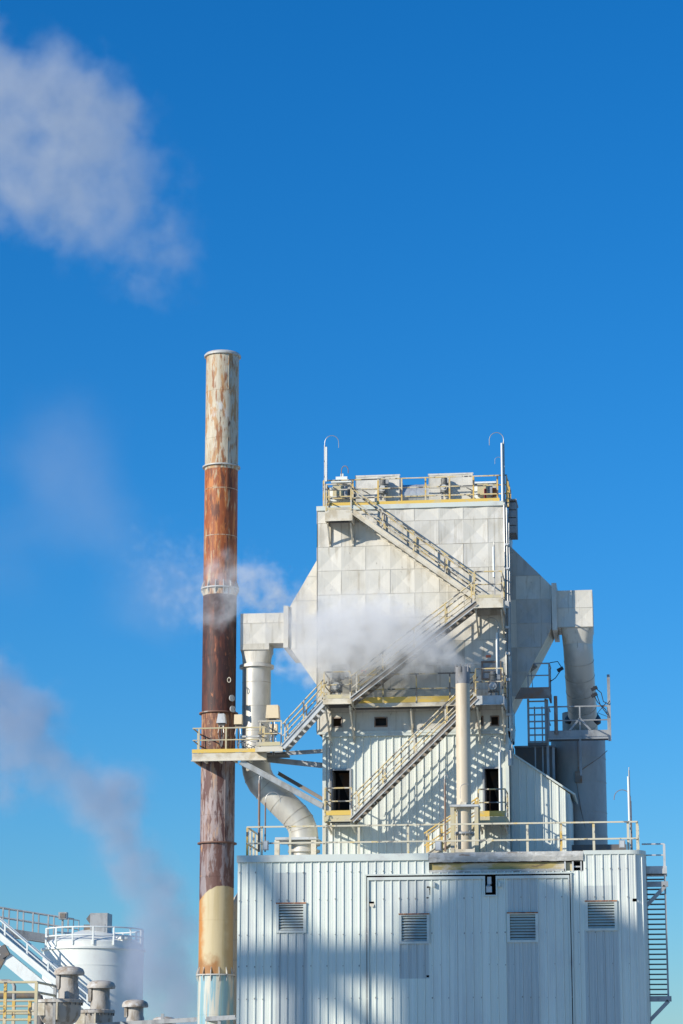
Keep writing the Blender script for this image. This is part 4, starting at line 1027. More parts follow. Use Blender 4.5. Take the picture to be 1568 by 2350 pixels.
m = MB(); q0, q1 = at(553, 1680, -.2), at(612, 1690, -.2); m.box(q0.x, q1.x, -.2, -.1, q1.z-.02, q1.z+.05); build(m, 'tray', M_PALEST, ch)

# ------------------------------------------------------------------ pale duct left of the tower
YD = 1.55
dl = thing('downcomer_duct', 'pale square duct becoming a round pipe that bends down to the lower roof', 'duct', (ax(587, 1900, YD), YD, ROOF))
a, b = at(552, 1478, 1.0), at(656, 1408, 1.0); xi = ax(618, 1480, 1.0)
zA, zB, zC = az(585, 1408, 1.0), az(640, 1476, 1.0), az(585, 1492, 1.0)
mb = MB(); sm = MB()
cell = (xi-a.x)
crossbreak(mb, [(a.x, zB), (b.x, zB), (b.x, zA), (a.x, zA)], lambda u, v, d: (u, 1.0-d, v), cell*.92, a.x-.05, zB-.25, h=.038, seed=21, seam=sm)
crossbreak(mb, [(a.x, zC), (xi, zC), (xi, zB-.001), (a.x, zB-.001)], lambda u, v, d: (u, 1.0-d, v), cell*.92, a.x-.05, zB-.25, h=.038, seed=22, seam=sm)
o = build(mb, 'square_front', [M_CLAD, M_CLAD2, M_CLAD3, M_SEAM], dl)
m = MB(); m.prism([(a.x, zC), (xi, zC), (xi, zB), (b.x+.05, zB), (b.x+.05, zA), (a.x, zA)], 1.012, 2.15); build(m, 'square_shell', M_CLAD2, dl)
dx = (a.x+xi)/2; dr = (ax(619.5, 1600, YD)-ax(554.5, 1600, YD))/2
zT = az(585, 1519, YD-dr)
# square-to-round transition
m = MB(); n = 32; sq = []; ro = []
for j in range(n):
    g = 2*math.pi*(j+.5)/n; c_, s_ = math.cos(g), math.sin(g); k = max(abs(c_), abs(s_))
    sq.append((dx + c_/k*(xi-a.x)/2, (1.0+2.15)/2 + s_/k*.575, zC)); ro.append((dx + c_*dr, YD + s_*dr, zT))
m.add(sq+ro, [(j, (j+1) % n, n+(j+1) % n, n+j) for j in range(n)]); build(m, 'transition', M_CLAD, dl, smooth=True, auto=70)
zr = az(585, 1525, YD-dr); m = MB(); m.lathe((dx, YD, 0), [(dr, zr-.07), (dr+.12, zr-.07), (dr+.12, zr+.05), (dr, zr+.05)], 40); build(m, 'collar', M_CLAD3, dl, smooth=True)
pts = [Vector((dx, YD, zT)), Vector((dx, YD, az(587, 1742, YD)))]
path_px = [(588, 1755), (590, 1770), (594, 1783), (601, 1796), (613, 1809), (628, 1823), (645, 1840), (662, 1857), (677, 1872), (689, 1888), (696, 1906), (698, 1926)]
pts += [at(p, q, YD) for p, q in path_px]
m = MB(); m.tube(pts, dr, 40); build(m, 'round_pipe', M_SHELL, dl, smooth=True)
for z in (az(587, 1563, YD-dr), az(587, 1618, YD-dr), az(587, 1675, YD-dr)):
    m = MB(); m.lathe((dx, YD, 0), [(dr-.01, z-.012), (dr+.009, z-.012), (dr+.009, z+.012), (dr-.01, z+.012)], 40); build(m, 'seam_ring', M_SEAM, dl, smooth=True)
for i in (4, 6, 8, 10, 11, 12):
    d = (pts[i+1]-pts[i-1]).normalized() if i+1 < len(pts) else Vector((0, 0, -1)); m = MB(); m.tube([pts[i]-d*.010, pts[i]+d*.010], dr+.012, 40); build(m, 'seam_ring', M_SEAM, dl, smooth=True)
e = pts[-1]
m = MB(); m.box(e.x-1.05, e.x+.62, YD-.9, YD+.9, az(690, 1922, YD-.9)-.08, az(690, 1922, YD-.9)+.02); build(m, 'support_plate', M_PALEST, dl)
for x in (e.x-.98, e.x+.5):
    m = MB(); m.box(x-.1, x+.1, YD-.85, YD-.7, ROOF-.05, az(690, 1922, YD-.9)-.082); build(m, 'leg', M_CREAM, dl)
zl = az(697, 1938, YD-.7)
m = MB(); m.lathe((e.x, YD, 0), [(dr*.95, e.z), (dr*.95, zl+.15), (dr*1.12, zl+.14), (dr*1.12, zl+.02), (dr*.9, zl), (dr*.9, zl-.15), (dr*1.1, zl-.16), (dr*1.1, zl-.26), (dr*.9, zl-.3), (dr*.9, ROOF-.5)], 40); build(m, 'bottom_flange', M_SHELL, dl, smooth=True)

# ------------------------------------------------------------------ right-hand duct, tank and platforms
YR = 3.0
dr_ = thing('elbow_duct', 'square duct with shaded round pipe bending down behind the right platform', 'duct', (ax(1323, 1500, YR), YR, az(1323, 1660, YR)))
a, b = at(1276, 1441, 2.2), at(1359, 1354, 2.2)
xl = ax(1287, 1440, 2.2)
mb = MB(); sm = MB()
crossbreak(mb, [(a.x, a.z), (b.x, a.z), (b.x, b.z), (a.x, b.z)], lambda u, v, d: (u, 2.2-d, v), (b.x-a.x)/1.9, b.x-(b.x-a.x)/1.9*2, a.z+.02, h=.038, seed=31, seam=sm)
o = build(mb, 'square_front', [M_CLAD, M_CLAD2, M_CLAD3, M_SEAM], dr_)
xfl = ax(1266, 1400, 1.9) + .20
m = MB(); m.box(xfl-.02, b.x, 2.212, 3.8, a.z, b.z); m.box(xfl-.02, a.x+.02, 2.23, 3.8, a.z-.28, a.z-.002); build(m, 'square_shell', M_CLAD2, dr_)
cx = (xl+b.x)/2; rr2 = (ax(1357, 1500, YR)-ax(1289, 1500, YR))/2; zt2 = az(1323, 1476, YR-rr2)
m = MB(); sq = []; ro = []
for j in range(n):
    g = 2*math.pi*(j+.5)/n; c_, s_ = math.cos(g), math.sin(g); k = max(abs(c_), abs(s_))
    sq.append((cx + c_/k*(b.x-xl)/2, YR + s_/k*.79, a.z)); ro.append((cx + c_*rr2, YR + s_*rr2, zt2))
m.add(sq+ro, [(j, (j+1) % n, n+(j+1) % n, n+j) for j in range(n)]); build(m, 'transition', M_CLAD, dr_, smooth=True, auto=70)
zz = [az(1323, y, YR) for y in (1476, 1489, 1515, 1545, 1575, 1605, 1640, 1680)]
ysf = [YR, YR, YR+.2, YR+.6, YR+1.1, YR+1.7, YR+2.4, YR+3.0]
pp = [Vector((cx + .012*i, ysf[i], zz[i])) for i in range(8)]
m = MB(); m.tube(pp, rr2, 40); build(m, 'round_pipe', M_SHELL, dr_, smooth=True)
for i in range(2, 7):
    d = (pp[i+1]-pp[i-1]).normalized(); m = MB(); m.tube([pp[i]-d*.012, pp[i]+d*.012], rr2+.012, 40); build(m, 'seam_ring', M_SEAM, dr_, smooth=True)
m = MB(); m.tube([p + Vector((0, -rr2*1.0 - .0, 0)) for p in pp[:5]], .016, 6); build(m, 'front_seam', M_SEAM, dr_)
# the round tank
YT = 5.6
tk = thing('round_tank', 'dark shaded round tank behind the lean-to, under the right platform', 'tank', (ax(1331, 1900, YT), YT, ROOF))
tcx = ax(1330, 1850, YT); tr = (ax(1392.5, 1850, YT)-ax(1267, 1850, YT))/2
zt = az(1330, 1682, YT-tr)
m = MB(); m.lathe((tcx, YT, 0), [(tr, ROOF-.6), (tr, zt), (rr2*1.12, zt+.10), (rr2*1.05, zt+.14), (rr2*1.05, zt+1.0)], 48); build(m, 'shell', M_TANKPLATE, tk, smooth=True)
for y in (1735, 1790, 1860, 1915):
    z = az(1330, y, YT-tr); m = MB(); m.lathe((tcx, YT, 0), [(tr-.01, z-.02), (tr+.012, z-.02), (tr+.012, z+.02), (tr-.01, z+.02)], 48)
    build(m, 'seam_ring', M_TANKPLATE, tk, smooth=True)
m = MB(); z0, z1 = az(1330, 1955, 1.9), az(1330, 1940, 1.9); m.box(ax(1306, 1945, 1.9), ax(1438, 1945, 1.9), 1.9, 2.3, az(1380, 1951, 1.9), az(1380, 1938, 1.9)); m.box(ax(1355, 1945, 1.9), ax(1366, 1945, 1.9), 1.95, 2.1, ROOF-.2, az(1380, 1951, 1.9)); build(m, 'base_frame', M_DSTEEL, tk)
m = MB(); q = at(1328, 1785, YT-tr); m.box(q.x-.14, q.x+.14, q.y-.14, q.y+.04, q.z-.2, q.z+.25); m.box(q.x-.02, q.x+.02, q.y-.10, q.y-.04, q.z+.252, zt-.1); m.tube([(q.x-.08, q.y-.05, q.z-.2), (q.x+.05, q.y-.02, q.z-1.2), (q.x+.25, q.y+.05, q.z-2.2)], .014, 6); m.tube([(q.x+.1, q.y-.03, q.z+.3), (q.x+.9, q.y+.1, q.z+.85), (q.x+1.2, q.y+.3, q.z+1.15)], .014, 6); build(m, 'switch_box', M_RUSTSTEEL, tk)
# dark block behind
bk = thing('rear_block', 'dark flat-topped steel enclosure behind the lean-to', 'enclosure', (ax(1230, 1800, 4.4), 5, ROOF))
a, b = at(1172, 1955, 4.2), at(1272, 1714, 4.2); m = MB(); m.box(LX1+.05, b.x, 4.25, 6.5, ROOF-.6, b.z); build(m, 'body', M_DSTEEL, bk)
m = MB(); m.box(LX1+.02, b.x+.05, 4.2, 6.55, b.z+.002, b.z+.07); build(m, 'roof', M_STEEL, bk)
# railed platform above the tank
rp = thing('tank_platform', 'railed steel platform above the round tank, with a tall grey post', 'platform', at(1330, 1690, 2.2))
a, b = at(1261, 1698, 2.1), at(1398, 1675, 2.1)
m = MB(); m.box(a.x, b.x, 2.12, 3.4, lerp(a.z, b.z, .35), lerp(a.z, b.z, .5)); build(m, 'deck', M_DSTEEL, rp)
m = MB(); m.box(a.x, b.x, 2.03, 2.118, a.z+.08, b.z); m.box(a.x-.05, b.x+.05, 1.98, 2.05, a.z, a.z+.07); m.box(a.x-.06, a.x-.002, 2.1, 3.4, a.z+.1, b.z-.02); m.box(b.x+.002, b.x+.06, 2.1, 3.4, a.z+.1, b.z-.02); build(m, 'edge_channel', M_STEEL, rp)
hp = az(1330, 1621, 2.05)-b.z; xm_ = ax(1331, 1650, 2.05)
guard(rp, [(a.x, 3.3, b.z), (a.x, 2.06, b.z), (b.x, 2.06, b.z), (b.x, 3.3, b.z)], [(a.x, 2.06, b.z), (ax(1279, 1650, 2.06), 2.06, b.z), (xm_, 2.06, b.z), (b.x-.03, 2.06, b.z)], h=hp, mids=(hp*.42,), mat=M_STEEL)
m = MB(); m.bar((xm_, 2.05, b.z+hp*.5), (xm_-.42, 2.05, b.z), .04, .08); m.bar((xm_, 2.05, b.z+hp*.5), (xm_+.42, 2.05, b.z), .04, .08); build(m, 'knee_brace', M_STEEL, rp)
m = MB(); q0, q1 = at(1400, 1700, 2.0), at(1400, 1548, 2.0); m.box(q0.x-.06, q0.x+.06, 1.96, 2.08, q0.z, q1.z); build(m, 'tall_post', M_STEEL, rp)
m = MB(); m.box(xm_-.04, xm_+.04, 2.0, 2.07, az(1331, 1780, 2.05), a.z); build(m, 'hanger', M_STEEL, rp)
q = at(1276, 1640, 2.0)
m = MB(); m.tube([(q.x, 1.95, q.z-.8), (q.x, 1.95, q.z+.75)], .075, 12); build(m, 'pipe_post', M_RUSTSTEEL, rp, smooth=True)
# upper-right platform and caged ladder
up2 = thing('hopper_platform', 'small rusty railed platform under the right hopper', 'platform', at(1225, 1600, 2.2))
a, b = at(1186, 1604, 2.0), at(1262, 1577, 2.0)
m = MB(); m.box(a.x-.4, b.x, 2.02, 3.3, b.z-.12, b.z-.05); build(m, 'deck', M_DSTEEL, up2)
m = MB(); m.box(a.x-.4, b.x, 1.95, 2.018, a.z, b.z); m.box(b.x-.05, b.x+.02, 2.02, 3.3, a.z, b.z-.122); build(m, 'edge_channel', M_RUSTSTEEL, up2)
hp = az(1225, 1523, 2.0)-b.z
guard(up2, [(ax(1200, 1560, 2.0), 2.0, b.z), (b.x, 2.0, b.z), (b.x, 3.2, b.z)], [(ax(1212, 1560, 2.0), 2.0, b.z), (b.x-.02, 2.0, b.z), (b.x-.02, 3.2, b.z)], h=hp, mids=(hp*.5,), mat=M_STEEL)
q = at(1219, 1530, 2.4); m = MB(); m.bar((q.x-.15, 2.4, q.z-.1), (q.x+.15, 2.3, q.z+.1), .25, .3); m.tube([(q.x, 2.4, q.z-.1), (q.x+.05, 2.4, q.z-.9)], .015, 6); build(m, 'flood_lamp', M_MOTOR, up2)
ld = thing('caged_ladder', 'narrow dark steel ladder between the hopper platform and the lower enclosure', 'ladder', at(1232, 1800, 2.3))
xa_, xb_ = ax(1213, 1650, 2.3), ax(1253, 1650, 2.3); z1, z0 = az(1232, 1604, 2.3), az(1232, 1705, 2.3)
for x in (xa_, xb_):
    m = MB(); m.box(x-.045, x+.045, 2.27, 2.33, z0, z1); build(m, 'rail', M_STEEL, ld)
for k in range(7):
    z = lerp(z0+.05, z1-.1, k/6); m = MB(); m.box(xa_+.046, xb_-.046, 2.28, 2.32, z-.03, z+.03); build(m, 'rung', M_STEEL, ld)
m = MB(); m.box(xa_-.04, xb_+.04, 2.2, 2.5, z0-.12, z0-.001); build(m, 'step', M_DSTEEL, ld)
z2 = az(1232, 1830, 2.3)
for f in (.35, .78):
    x = lerp(xa_, xb_, f); m = MB(); m.box(x-.025, x+.025, 2.4, 2.45, z2, z1-.3); build(m, 'cage_bar', M_STEEL, ld)
m = MB(); x = ax(1257, 1700, 2.3); m.box(x-.05, x+.05, 2.3, 2.4, z2-.6, az(1257, 1605, 2.3)); x = ax(1271, 1760, 2.3); m.box(x-.05, x+.05, 2.3, 2.4, z2-.6, az(1271, 1715, 2.3)); build(m, 'mast', M_STEEL, ld)
# loose cables
cb = thing('loose_cables', 'loose black cables looped from the shaded pipe to the tall grey post', 'cables', at(1380, 1640, 2.0))
for pts_ in ([(1362, 1575), (1380, 1590), (1385, 1610), (1395, 1615), (1400, 1608)], [(1360, 1590), (1372, 1612), (1390, 1628), (1396, 1645), (1372, 1636), (1392, 1612)], [(1370, 1595), (1378, 1618), (1394, 1640)], [(1262, 1521), (1280, 1518), (1288, 1530)], [(1262, 1565), (1275, 1556), (1286, 1540)]):
    m = MB(); m.tube([at(p, q, 1.9) for p, q in pts_], .018, 6); build(m, 'cable', M_BLACK, cb, smooth=True)
for (p, q) in ((1364, 1580), (1364, 1595), (1286, 1536)):
    c = at(p, q, 1.85); m = MB(); m.bar(c-Vector((.12, 0, .06)), c+Vector((.12, 0, .06)), .1, .13); build(m, 'clamp', M_BLACK, cb)
m = MB(); m.lathe((cx+.06, YR+2.4, 0), [(rr2*1.0, az(1323, 1640, YR)-.1), (rr2*1.25, az(1323, 1640, YR)+.0), (rr2*1.25, az(1323, 1632, YR)+.05), (rr2*1.02, az(1323, 1622, YR)+.1)], 32); build(m, 'expansion_joint', M_BLACK, dr_, smooth=True)

# ------------------------------------------------------------------ steel stair on the right end of the lower building
es = thing('end_stair', 'dark steel stair with closely spaced treads on the right end wall of the lower building', 'stair', (bx1+.4, -3, 2))
Ye = YF + .9
xa_, xb_ = ax(1480, 2010, Ye), ax(1525, 2010, Ye)
zs0, zs1 = az(1500, 2292, Ye), az(1500, 2006, Ye); n = 26
for k in range(n):
    z = lerp(zs0, zs1, k/(n-1)); y = Ye + .05 + (n-1-k)*.02
    m = MB(); m.box(xa_-.05, xb_-.02, y, y+.22, z-.022, z+.022); build(m, 'tread', M_DSTEEL, es)
m = MB(); m.box(xb_-.019, xb_+.05, Ye+.02, Ye+.35, zs0-.1, zs1+.2); build(m, 'stringer', M_STEEL, es)
for y in (2022, 2285):
    zc = az(1500, y, Ye); m = MB(); m.box(xa_-.1, xb_+.13, Ye-.1, Ye+.0, zc-.22, zc-.02); m.bar((xb_+.02, Ye-.06, zc-.2), (xa_-.02, Ye-.06, zc-.2-(xb_-xa_)*1.05), .08, .14); build(m, 'knee_bracket', M_STEEL, es)
zd = az(1500, 1999, Ye); m = MB(); m.box(xa_-.1, xb_+.1, Ye-.06, Ye+1.2, zd-.1, zd+.18); build(m, 'landing', M_PALEST, es)
hp = az(1500, 1937, Ye)-zd-.18
guard(es, [(ax(1473, 1940, Ye), Ye, zd+.18), (xb_+.02, Ye, zd+.18), (xb_+.02, Ye+1.2, zd+.18)], [(xb_+.02, Ye, zd+.18), (xb_+.02, Ye+1.2, zd+.18)], h=hp, mids=(hp*.5,), mat=M_PALEST, pw=.09)

# ------------------------------------------------------------------ things at the lower left: tank, conveyor stair, bridge
YK = 58.0
wt = thing('white_tank', 'white round storage tank with a railed roof, behind the mushroom vents', 'tank', (ax(213, 2300, YK), YK, 0))
kc = ax(213, 2250, YK); kr = (ax(327, 2250, YK)-ax(100, 2250, YK))/2; kz = az(213, 2171, YK-kr)
m = MB(); m.lathe((kc, YK, 0), [(kr, 0), (kr, kz)], 64); build(m, 'shell', M_OFFWHITE, wt, smooth=True)
m = MB(); m.lathe((kc, YK, 0), [(kr, kz-.14), (kr+.12, kz-.12), (kr+.12, kz), (kr-.1, kz+.02), (kr-.1, kz+.34), (kr*.85, kz+.55), (.4, kz+1.3)], 64); build(m, 'roof', M_OFFWHITE, wt, smooth=True)
m = MB(); z = az(213, 2213, YK-kr); m.lathe((kc, YK, 0), [(kr-.01, z-.03), (kr+.02, z-.03), (kr+.02, z+.03), (kr-.01, z+.03)], 64); build(m, 'seam_ring', M_OFFWHITE, wt, smooth=True)
mb = MB(); hz = az(213, 2126, YK-kr)
for k in (hz, kz+.2+(hz-kz)*.42): mb.tube([(kc+kr*.98*math.cos(R(g)), YK+kr*.98*math.sin(R(g)), k) for g in range(-150, 160, 8)], .05, 8)
gr_ = build(mb, 'guard_rail', M_WHITE, wt, smooth=True)
for g in range(-150, 160, 24):
    x, y = kc+kr*.98*math.cos(R(g)), YK+kr*.98*math.sin(R(g)); m = MB(); m.box(x-.05, x+.05, y-.05, y+.05, kz+.1, hz); build(m, 'post', M_WHITE, gr_)
m = MB(); q = at(285, 2160, YK-kr*.5); m.lathe((q.x, YK-kr*.5, 0), [(.42, q.z-.6), (.42, q.z+.1), (.5, q.z+.1), (.5, q.z+.25), (.2, q.z+.3)], 20); build(m, 'hatch', M_OFFWHITE, wt, smooth=True)
dc = thing('dust_collector', 'grey box-shaped dust collector standing on the white tank roof', 'dust collector', at(227, 2155, YK-1))
h = rect(206, 2095, 247, 2160, YK-1); m = MB(); m.box(h[0], h[1], YK-1, YK+.4, h[2], h[3]); build(m, 'body', M_STEEL, dc)
m = MB(); m.box(h[0]+.15, h[1]-.15, YK-1.03, YK-1.002, lerp(h[2], h[3], .05), lerp(h[2], h[3], .6)); build(m, 'door', M_STEEL, dc)
m = MB(); m.prism([(h[0]-.002, h[3]), (h[0]-.28, h[3]-.35), (h[0]-.002, h[3]-.7)], YK-.9, YK+.2); m.box(h[0]-.45, h[0]-.002, YK-.8, YK, lerp(h[2], h[3], .25), lerp(h[2], h[3], .6)); build(m, 'side_housing', M_DSTEEL, dc)
# bridge walkway
br = thing('service_bridge', 'grey railed walkway bridge running to the white tank from the left', 'walkway', at(60, 2150, 48))
p0, p1 = at(-40, 2131, 57.0), at(168, 2163, 59.5)
m = MB(); m.bar(p0, p1, .25, .52); m.bar(p0+Vector((0, 1.6, 0)), p1+Vector((0, 1.6, 0)), .25, .52); m.bar(p0+Vector((0, .8, .2)), p1+Vector((0, .8, .2)), 1.4, .06); m.bar(p0+Vector((0, -.2, -.24)), p1+Vector((0, -.2, -.24)), .25, .05); build(m, 'girder', M_STEEL, br)
for dy in (0, 1.5):
    m = MB()
    for k in (1.30, .70): m.tube([p0+Vector((0, dy, .2+k)), p1+Vector((0, dy, .2+k)), p1+Vector((.0, dy, .2))], .045, 8)
    g = build(m, 'guard_rail', M_PALEST if dy == 0 else M_STEEL, br, smooth=True)
    for f in (.22, .38, .55, .72, .88):
        c = p0.lerp(p1, f)+Vector((0, dy, 0)); m = MB(); m.box(c.x-.045, c.x+.045, c.y-.045, c.y+.045, c.z+.2, c.z+1.5); build(m, 'post', M_STEEL, g)
lp = thing('flood_light', 'grey square flood light on a post at the end of the bridge', 'light', at(143, 2150, 59))
q = at(146, 2102, 59); m = MB(); m.box(q.x-.26, q.x+.26, 58.7, 59.2, q.z-.22, q.z+.22); build(m, 'hood', M_STEEL, lp)
m = MB(); m.box(q.x-.15, q.x+.2, 58.66, 58.698, q.z-.16, q.z+.14); build(m, 'lens', M_DSTEEL, lp)
m = MB(); m.box(q.x-.12, q.x+.0, 59.0, 59.1, az(143, 2150, 59), q.z-.222); build(m, 'post', M_STEEL, lp)
# inclined conveyor with stair
YI = 52.6
ic = thing('inclined_conveyor', 'white inclined conveyor gallery with handrails slanting down across the white tank', 'conveyor', at(200, 2330, YI))
def pxl(x, y, Y=YI): return at(x, y, Y)
m = MB(); m.bar(pxl(-60, 2137), pxl(215, 2363), .35, .72); build(m, 'lower_chord', M_WHITE, ic)
m = MB(); m.bar(pxl(-60, 2099), pxl(240, 2346), .30, .34); m.bar(pxl(-60, 2092, YI-.2), pxl(240, 2339, YI-.2), .06, .05); build(m, 'stringer', M_WHITE, ic)
m = MB(); m.bar(pxl(-60, 2082, YI+1.2), pxl(240, 2330, YI+1.2), .25, .26); build(m, 'stringer', M_WHITE, ic)
for k in range(34):
    f = k/33; c = pxl(lerp(-55, 236, f), lerp(2101, 2341, f), YI+.65); m = MB(); m.box(c.x-.14, c.x+.14, YI+.16, YI+1.06, c.z-.03, c.z+.03); build(m, 'tread', M_STEEL, ic)
for (dy, yy) in ((0, 0), (1.2, -4)):
    m = MB(); m.tube([pxl(-60, 2060+yy, YI+dy), pxl(240, 2316+yy, YI+dy)], .055, 8); m.tube([pxl(-60, 2078+yy, YI+dy), pxl(240, 2332+yy, YI+dy)], .045, 8); g = build(m, 'handrail', M_WHITE, ic, smooth=True)
    for f in (.24, .41, .57, .72, .87):
        c = pxl(lerp(-60, 240, f), lerp(2060, 2316, f)+yy, YI+dy); m = MB(); m.box(c.x-.05, c.x+.05, c.y-.05, c.y+.05, c.z-.98, c.z); build(m, 'post', M_WHITE, g)
m = MB(); c = pxl(12, 2188); m.bar(c+Vector((-.2, -.2, .4)), c+Vector((.15, -.2, -.2)), .3, .5); m.bar(c+Vector((.1, -.1, .1)), c+Vector((-.7, -.1, -1.3)), .3, .4); build(m, 'leg', M_DSTEEL, ic)

# mushroom vents
def mushroom(lab, capx0, capx1, cyt, cyb, nx0, nx1, Y, flange=None, collar_y=None):
    a, b = at(capx0, cyb, Y), at(capx1, cyt, Y); cx_, r = (a.x+b.x)/2, (b.x-a.x)/2
    t = thing('mushroom_vent', lab, 'vent', (cx_, Y, 0), 'dusty mushroom vents')
    z0, z1 = a.z, b.z; hh = z1-z0
    m = MB(); m.lathe((cx_, Y, 0), [(r*.8, z0+.02), (r*.97, z0), (r, z0+.06), (r*.99, z0+hh*.35), (r*.90, z0+hh*.70), (r*.66, z0+hh*.92), (r*.3, z1), (0.001, z1+.01)], 36); build(m, 'cap', M_CRUSTCAP, t, smooth=True)
    nr = (ax(nx1, cyb+15, Y)-ax(nx0, cyb+15, Y))/2; ncx = ax((nx0+nx1)/2, cyb+15, Y)
    zc_ = az(capx0, collar_y, Y) if collar_y else z0-.9
    m = MB(); m.lathe((ncx, Y, 0), [(nr*1.12, zc_-.6), (nr*1.12, zc_), (nr, zc_+.10), (nr, z0+.05)], 32); build(m, 'neck', M_CRUST, t, smooth=True)
    m = MB(); m.box(ncx-nr*1.28, ncx-nr*.90, Y-.3, Y+.3, zc_+.02, z0+.0); build(m, 'side_flap', M_CRUST, t)
    if flange:
        fx0, fx1, fy = flange; fa = at(fx0, fy, Y); fb = at(fx1, fy, Y); fr = (fb.x-fa.x)/2; fx = (fa.x+fb.x)/2; zf = fa.z
        m = MB(); m.lathe((fx, Y, 0), [(fr*.95, zf-.09), (fr, zf-.09), (fr, zf+.03), (nr*1.3, zf+.08)], 40)
        fl = build(m, 'flange', M_CRUST, t, smooth=True)
        for k in range(22):
            g = 2*math.pi*k/22; m = MB(); x, y = fx+fr*.95*math.cos(g), Y+fr*.95*math.sin(g); m.tube([(x, y, zf-.19), (x, y, zf+.06)], .026, 6); build(m, 'bolt', M_DSTEEL, fl)
        m = MB(); m.lathe((fx, Y, 0), [(fr*.5, 0), (fr*.5, zf-1.0), (fr*.72, zf-.85), (fr*.88, zf-.6), (fr*.9, zf-.091)], 40); build(m, 'body', M_CRUST, t, smooth=True)
        m = MB(); m.box(fx-fr*.98, fx-fr*.45, Y-fr*.8, Y-fr*.74, zf-.62, zf-.12); m.box(fx+.1, fx+.16, Y-fr-.05, Y-fr*.7, zf-.8, zf-.1); build(m, 'bracket', M_CREAM, t)
    else:
        m = MB(); m.lathe((ncx, Y, 0), [(nr*1.2, 0), (nr*1.2, zc_-.601)], 32); build(m, 'body', M_CRUST, t, smooth=True)
    return t
mushroom('nearest and largest mushroom vent, with bolted flange, beside the yellow rails', 124.5, 194, 2217.5, 2238, 138, 179.5, 4.5, (84, 191, 2297), 2272)
mushroom('second mushroom vent, on a bolted flange in front of the white tank', 200, 265, 2250, 2269, 211, 251.5, 11.0, (180, 263, 2321), 2300)
mushroom('third mushroom vent, without flange, right of the white tank', 280.5, 340.5, 2294, 2312, 293, 329, 21.0, None, 2336)
mushroom('smallest mushroom vent, only its cap visible at the bottom edge', 350, 404.5, 2333, 2349, 360, 394, 31.0, None, 2370)
# yellow rails, lower left corner
yg = thing('yellow_platform', 'yellow double-railed platform at the lower left corner', 'platform', at(40, 2350, 2))
for (Y, ys, xr_, posts) in ((0.5, (2254, 2277, 2320, 2340), 83, (12, 83, 69)), (4.0, (2297, 2309, 2326), 82, (32, 70))):
    m = MB(); x1_ = ax(xr_, 2300, Y); x0_ = ax(-60, 2300, Y)
    for y in ys: z = az(40, y, Y); m.tube([(x0_, Y, z), (x1_, Y, z)] + ([(x1_, Y+3.2, z)] if y < 2280 else []), .05, 8)
    g = build(m, 'guard_rail', M_PALEYEL, yg, smooth=True)
    for px in posts:
        x = ax(px, 2300, Y); m = MB(); m.box(x-.06, x+.06, Y-.05, Y+.05, 2.5, az(px, ys[0] if px != 69 else 2297, Y)); build(m, 'post', M_YEL if px != 83 else M_PALEYEL, g)
m = MB(); x1_ = ax(83, 2300, .5); m.box(ax(-60, 2300, .5), x1_, .3, 4.2, az(40, 2420, 2.0)-.2, az(40, 2420, 2.0)); m.box(x1_-.06, x1_+.06, 3.6, 3.75, 2.5, az(83, 2254, .5)); build(m, 'deck', M_STEEL, yg)
for px in (-40, 60):
    x = ax(px, 2300, 2); m = MB(); m.box(x-.1, x+.1, 1.9, 2.1, 0, az(40, 2420, 2.0)-.201); build(m, 'leg', M_STEEL, yg)
pp_ = thing('process_pipe', 'brown upright pipe with an elbow behind the yellow rails', 'pipe', at(33, 2350, 6.0))
q = at(33.5, 2258, 6.0); m = MB(); m.tube([(q.x-3, 6, q.z+.12), (q.x-.25, 6, q.z+.12), (q.x-.07, 6, q.z+.05), (q.x, 6, q.z-.12), (q.x, 6, 0)], .08, 12); build(m, 'pipe', M_CRUST, pp_, smooth=True)
pp_ = thing('process_pipe', 'dark thick horizontal pipe behind the yellow rails', 'pipe', at(40, 2285, 8.0))
q = at(95, 2284, 8.0); m = MB(); m.tube([(q.x-6, 8, q.z), (q.x-.3, 8, q.z), (q.x-.06, 8, q.z-.1), (q.x, 8, q.z-.4), (q.x, 8, 0)], .15, 14); build(m, 'pipe', M_DSTEEL, pp_, smooth=True)
# grey rail along the bottom edge in front of the stack
hr = thing('grey_rail', 'grey steel rail crossing in front of the foot of the rusty chimney', 'rail', at(400, 2350, -1.5))
a, b = at(185, 2340, 8.0), at(543, 2335, -1.2); b.z = a.z = az(450, 2337, 0)
m = MB(); m.bar(a, b, .14, .15); m.bar(a+Vector((0, -.1, -.06)), b+Vector((0, -.1, -.06)), .04, .08); build(m, 'top_bar', M_STEEL, hr)
for f in (.12, .55, .90):
    c = a.lerp(b, f); m = MB(); m.box(c.x-.06, c.x+.06, c.y-.05, c.y+.05, 0, c.z+(.3 if f == .55 else -.076)); build(m, 'post', M_STEEL, hr)
# beige duct just behind the stack
bd_ = thing('lagged_duct', 'beige lagged round-ended duct between the chimney foot and the ribbed building', 'duct', at(540, 2250, 2.5))
q0, q1 = at(537, 2235, 2.6), at(537, 2060, 2.6)
m = MB(); m.tube([(q0.x+.2, 2.6, 2), (q0.x+.2, 2.6, q0.z), (q1.x+.15, 2.6, q1.z-.4), (q1.x+.5, 2.6, q1.z+.1), (q1.x+1.1, 2.6, q1.z+.3)], .36, 24); build(m, 'lagging', M_TAN, bd_, smooth=True)
m = MB()
for f in (.2, .5, .8): z = lerp(q0.z, q1.z-.4, f); m.tube([(q0.x+.2-.02, 2.6, z-.012), (q0.x+.2-.02, 2.6, z+.012)], .375, 24)
build(m, 'band', M_SEAM, bd_, smooth=True)

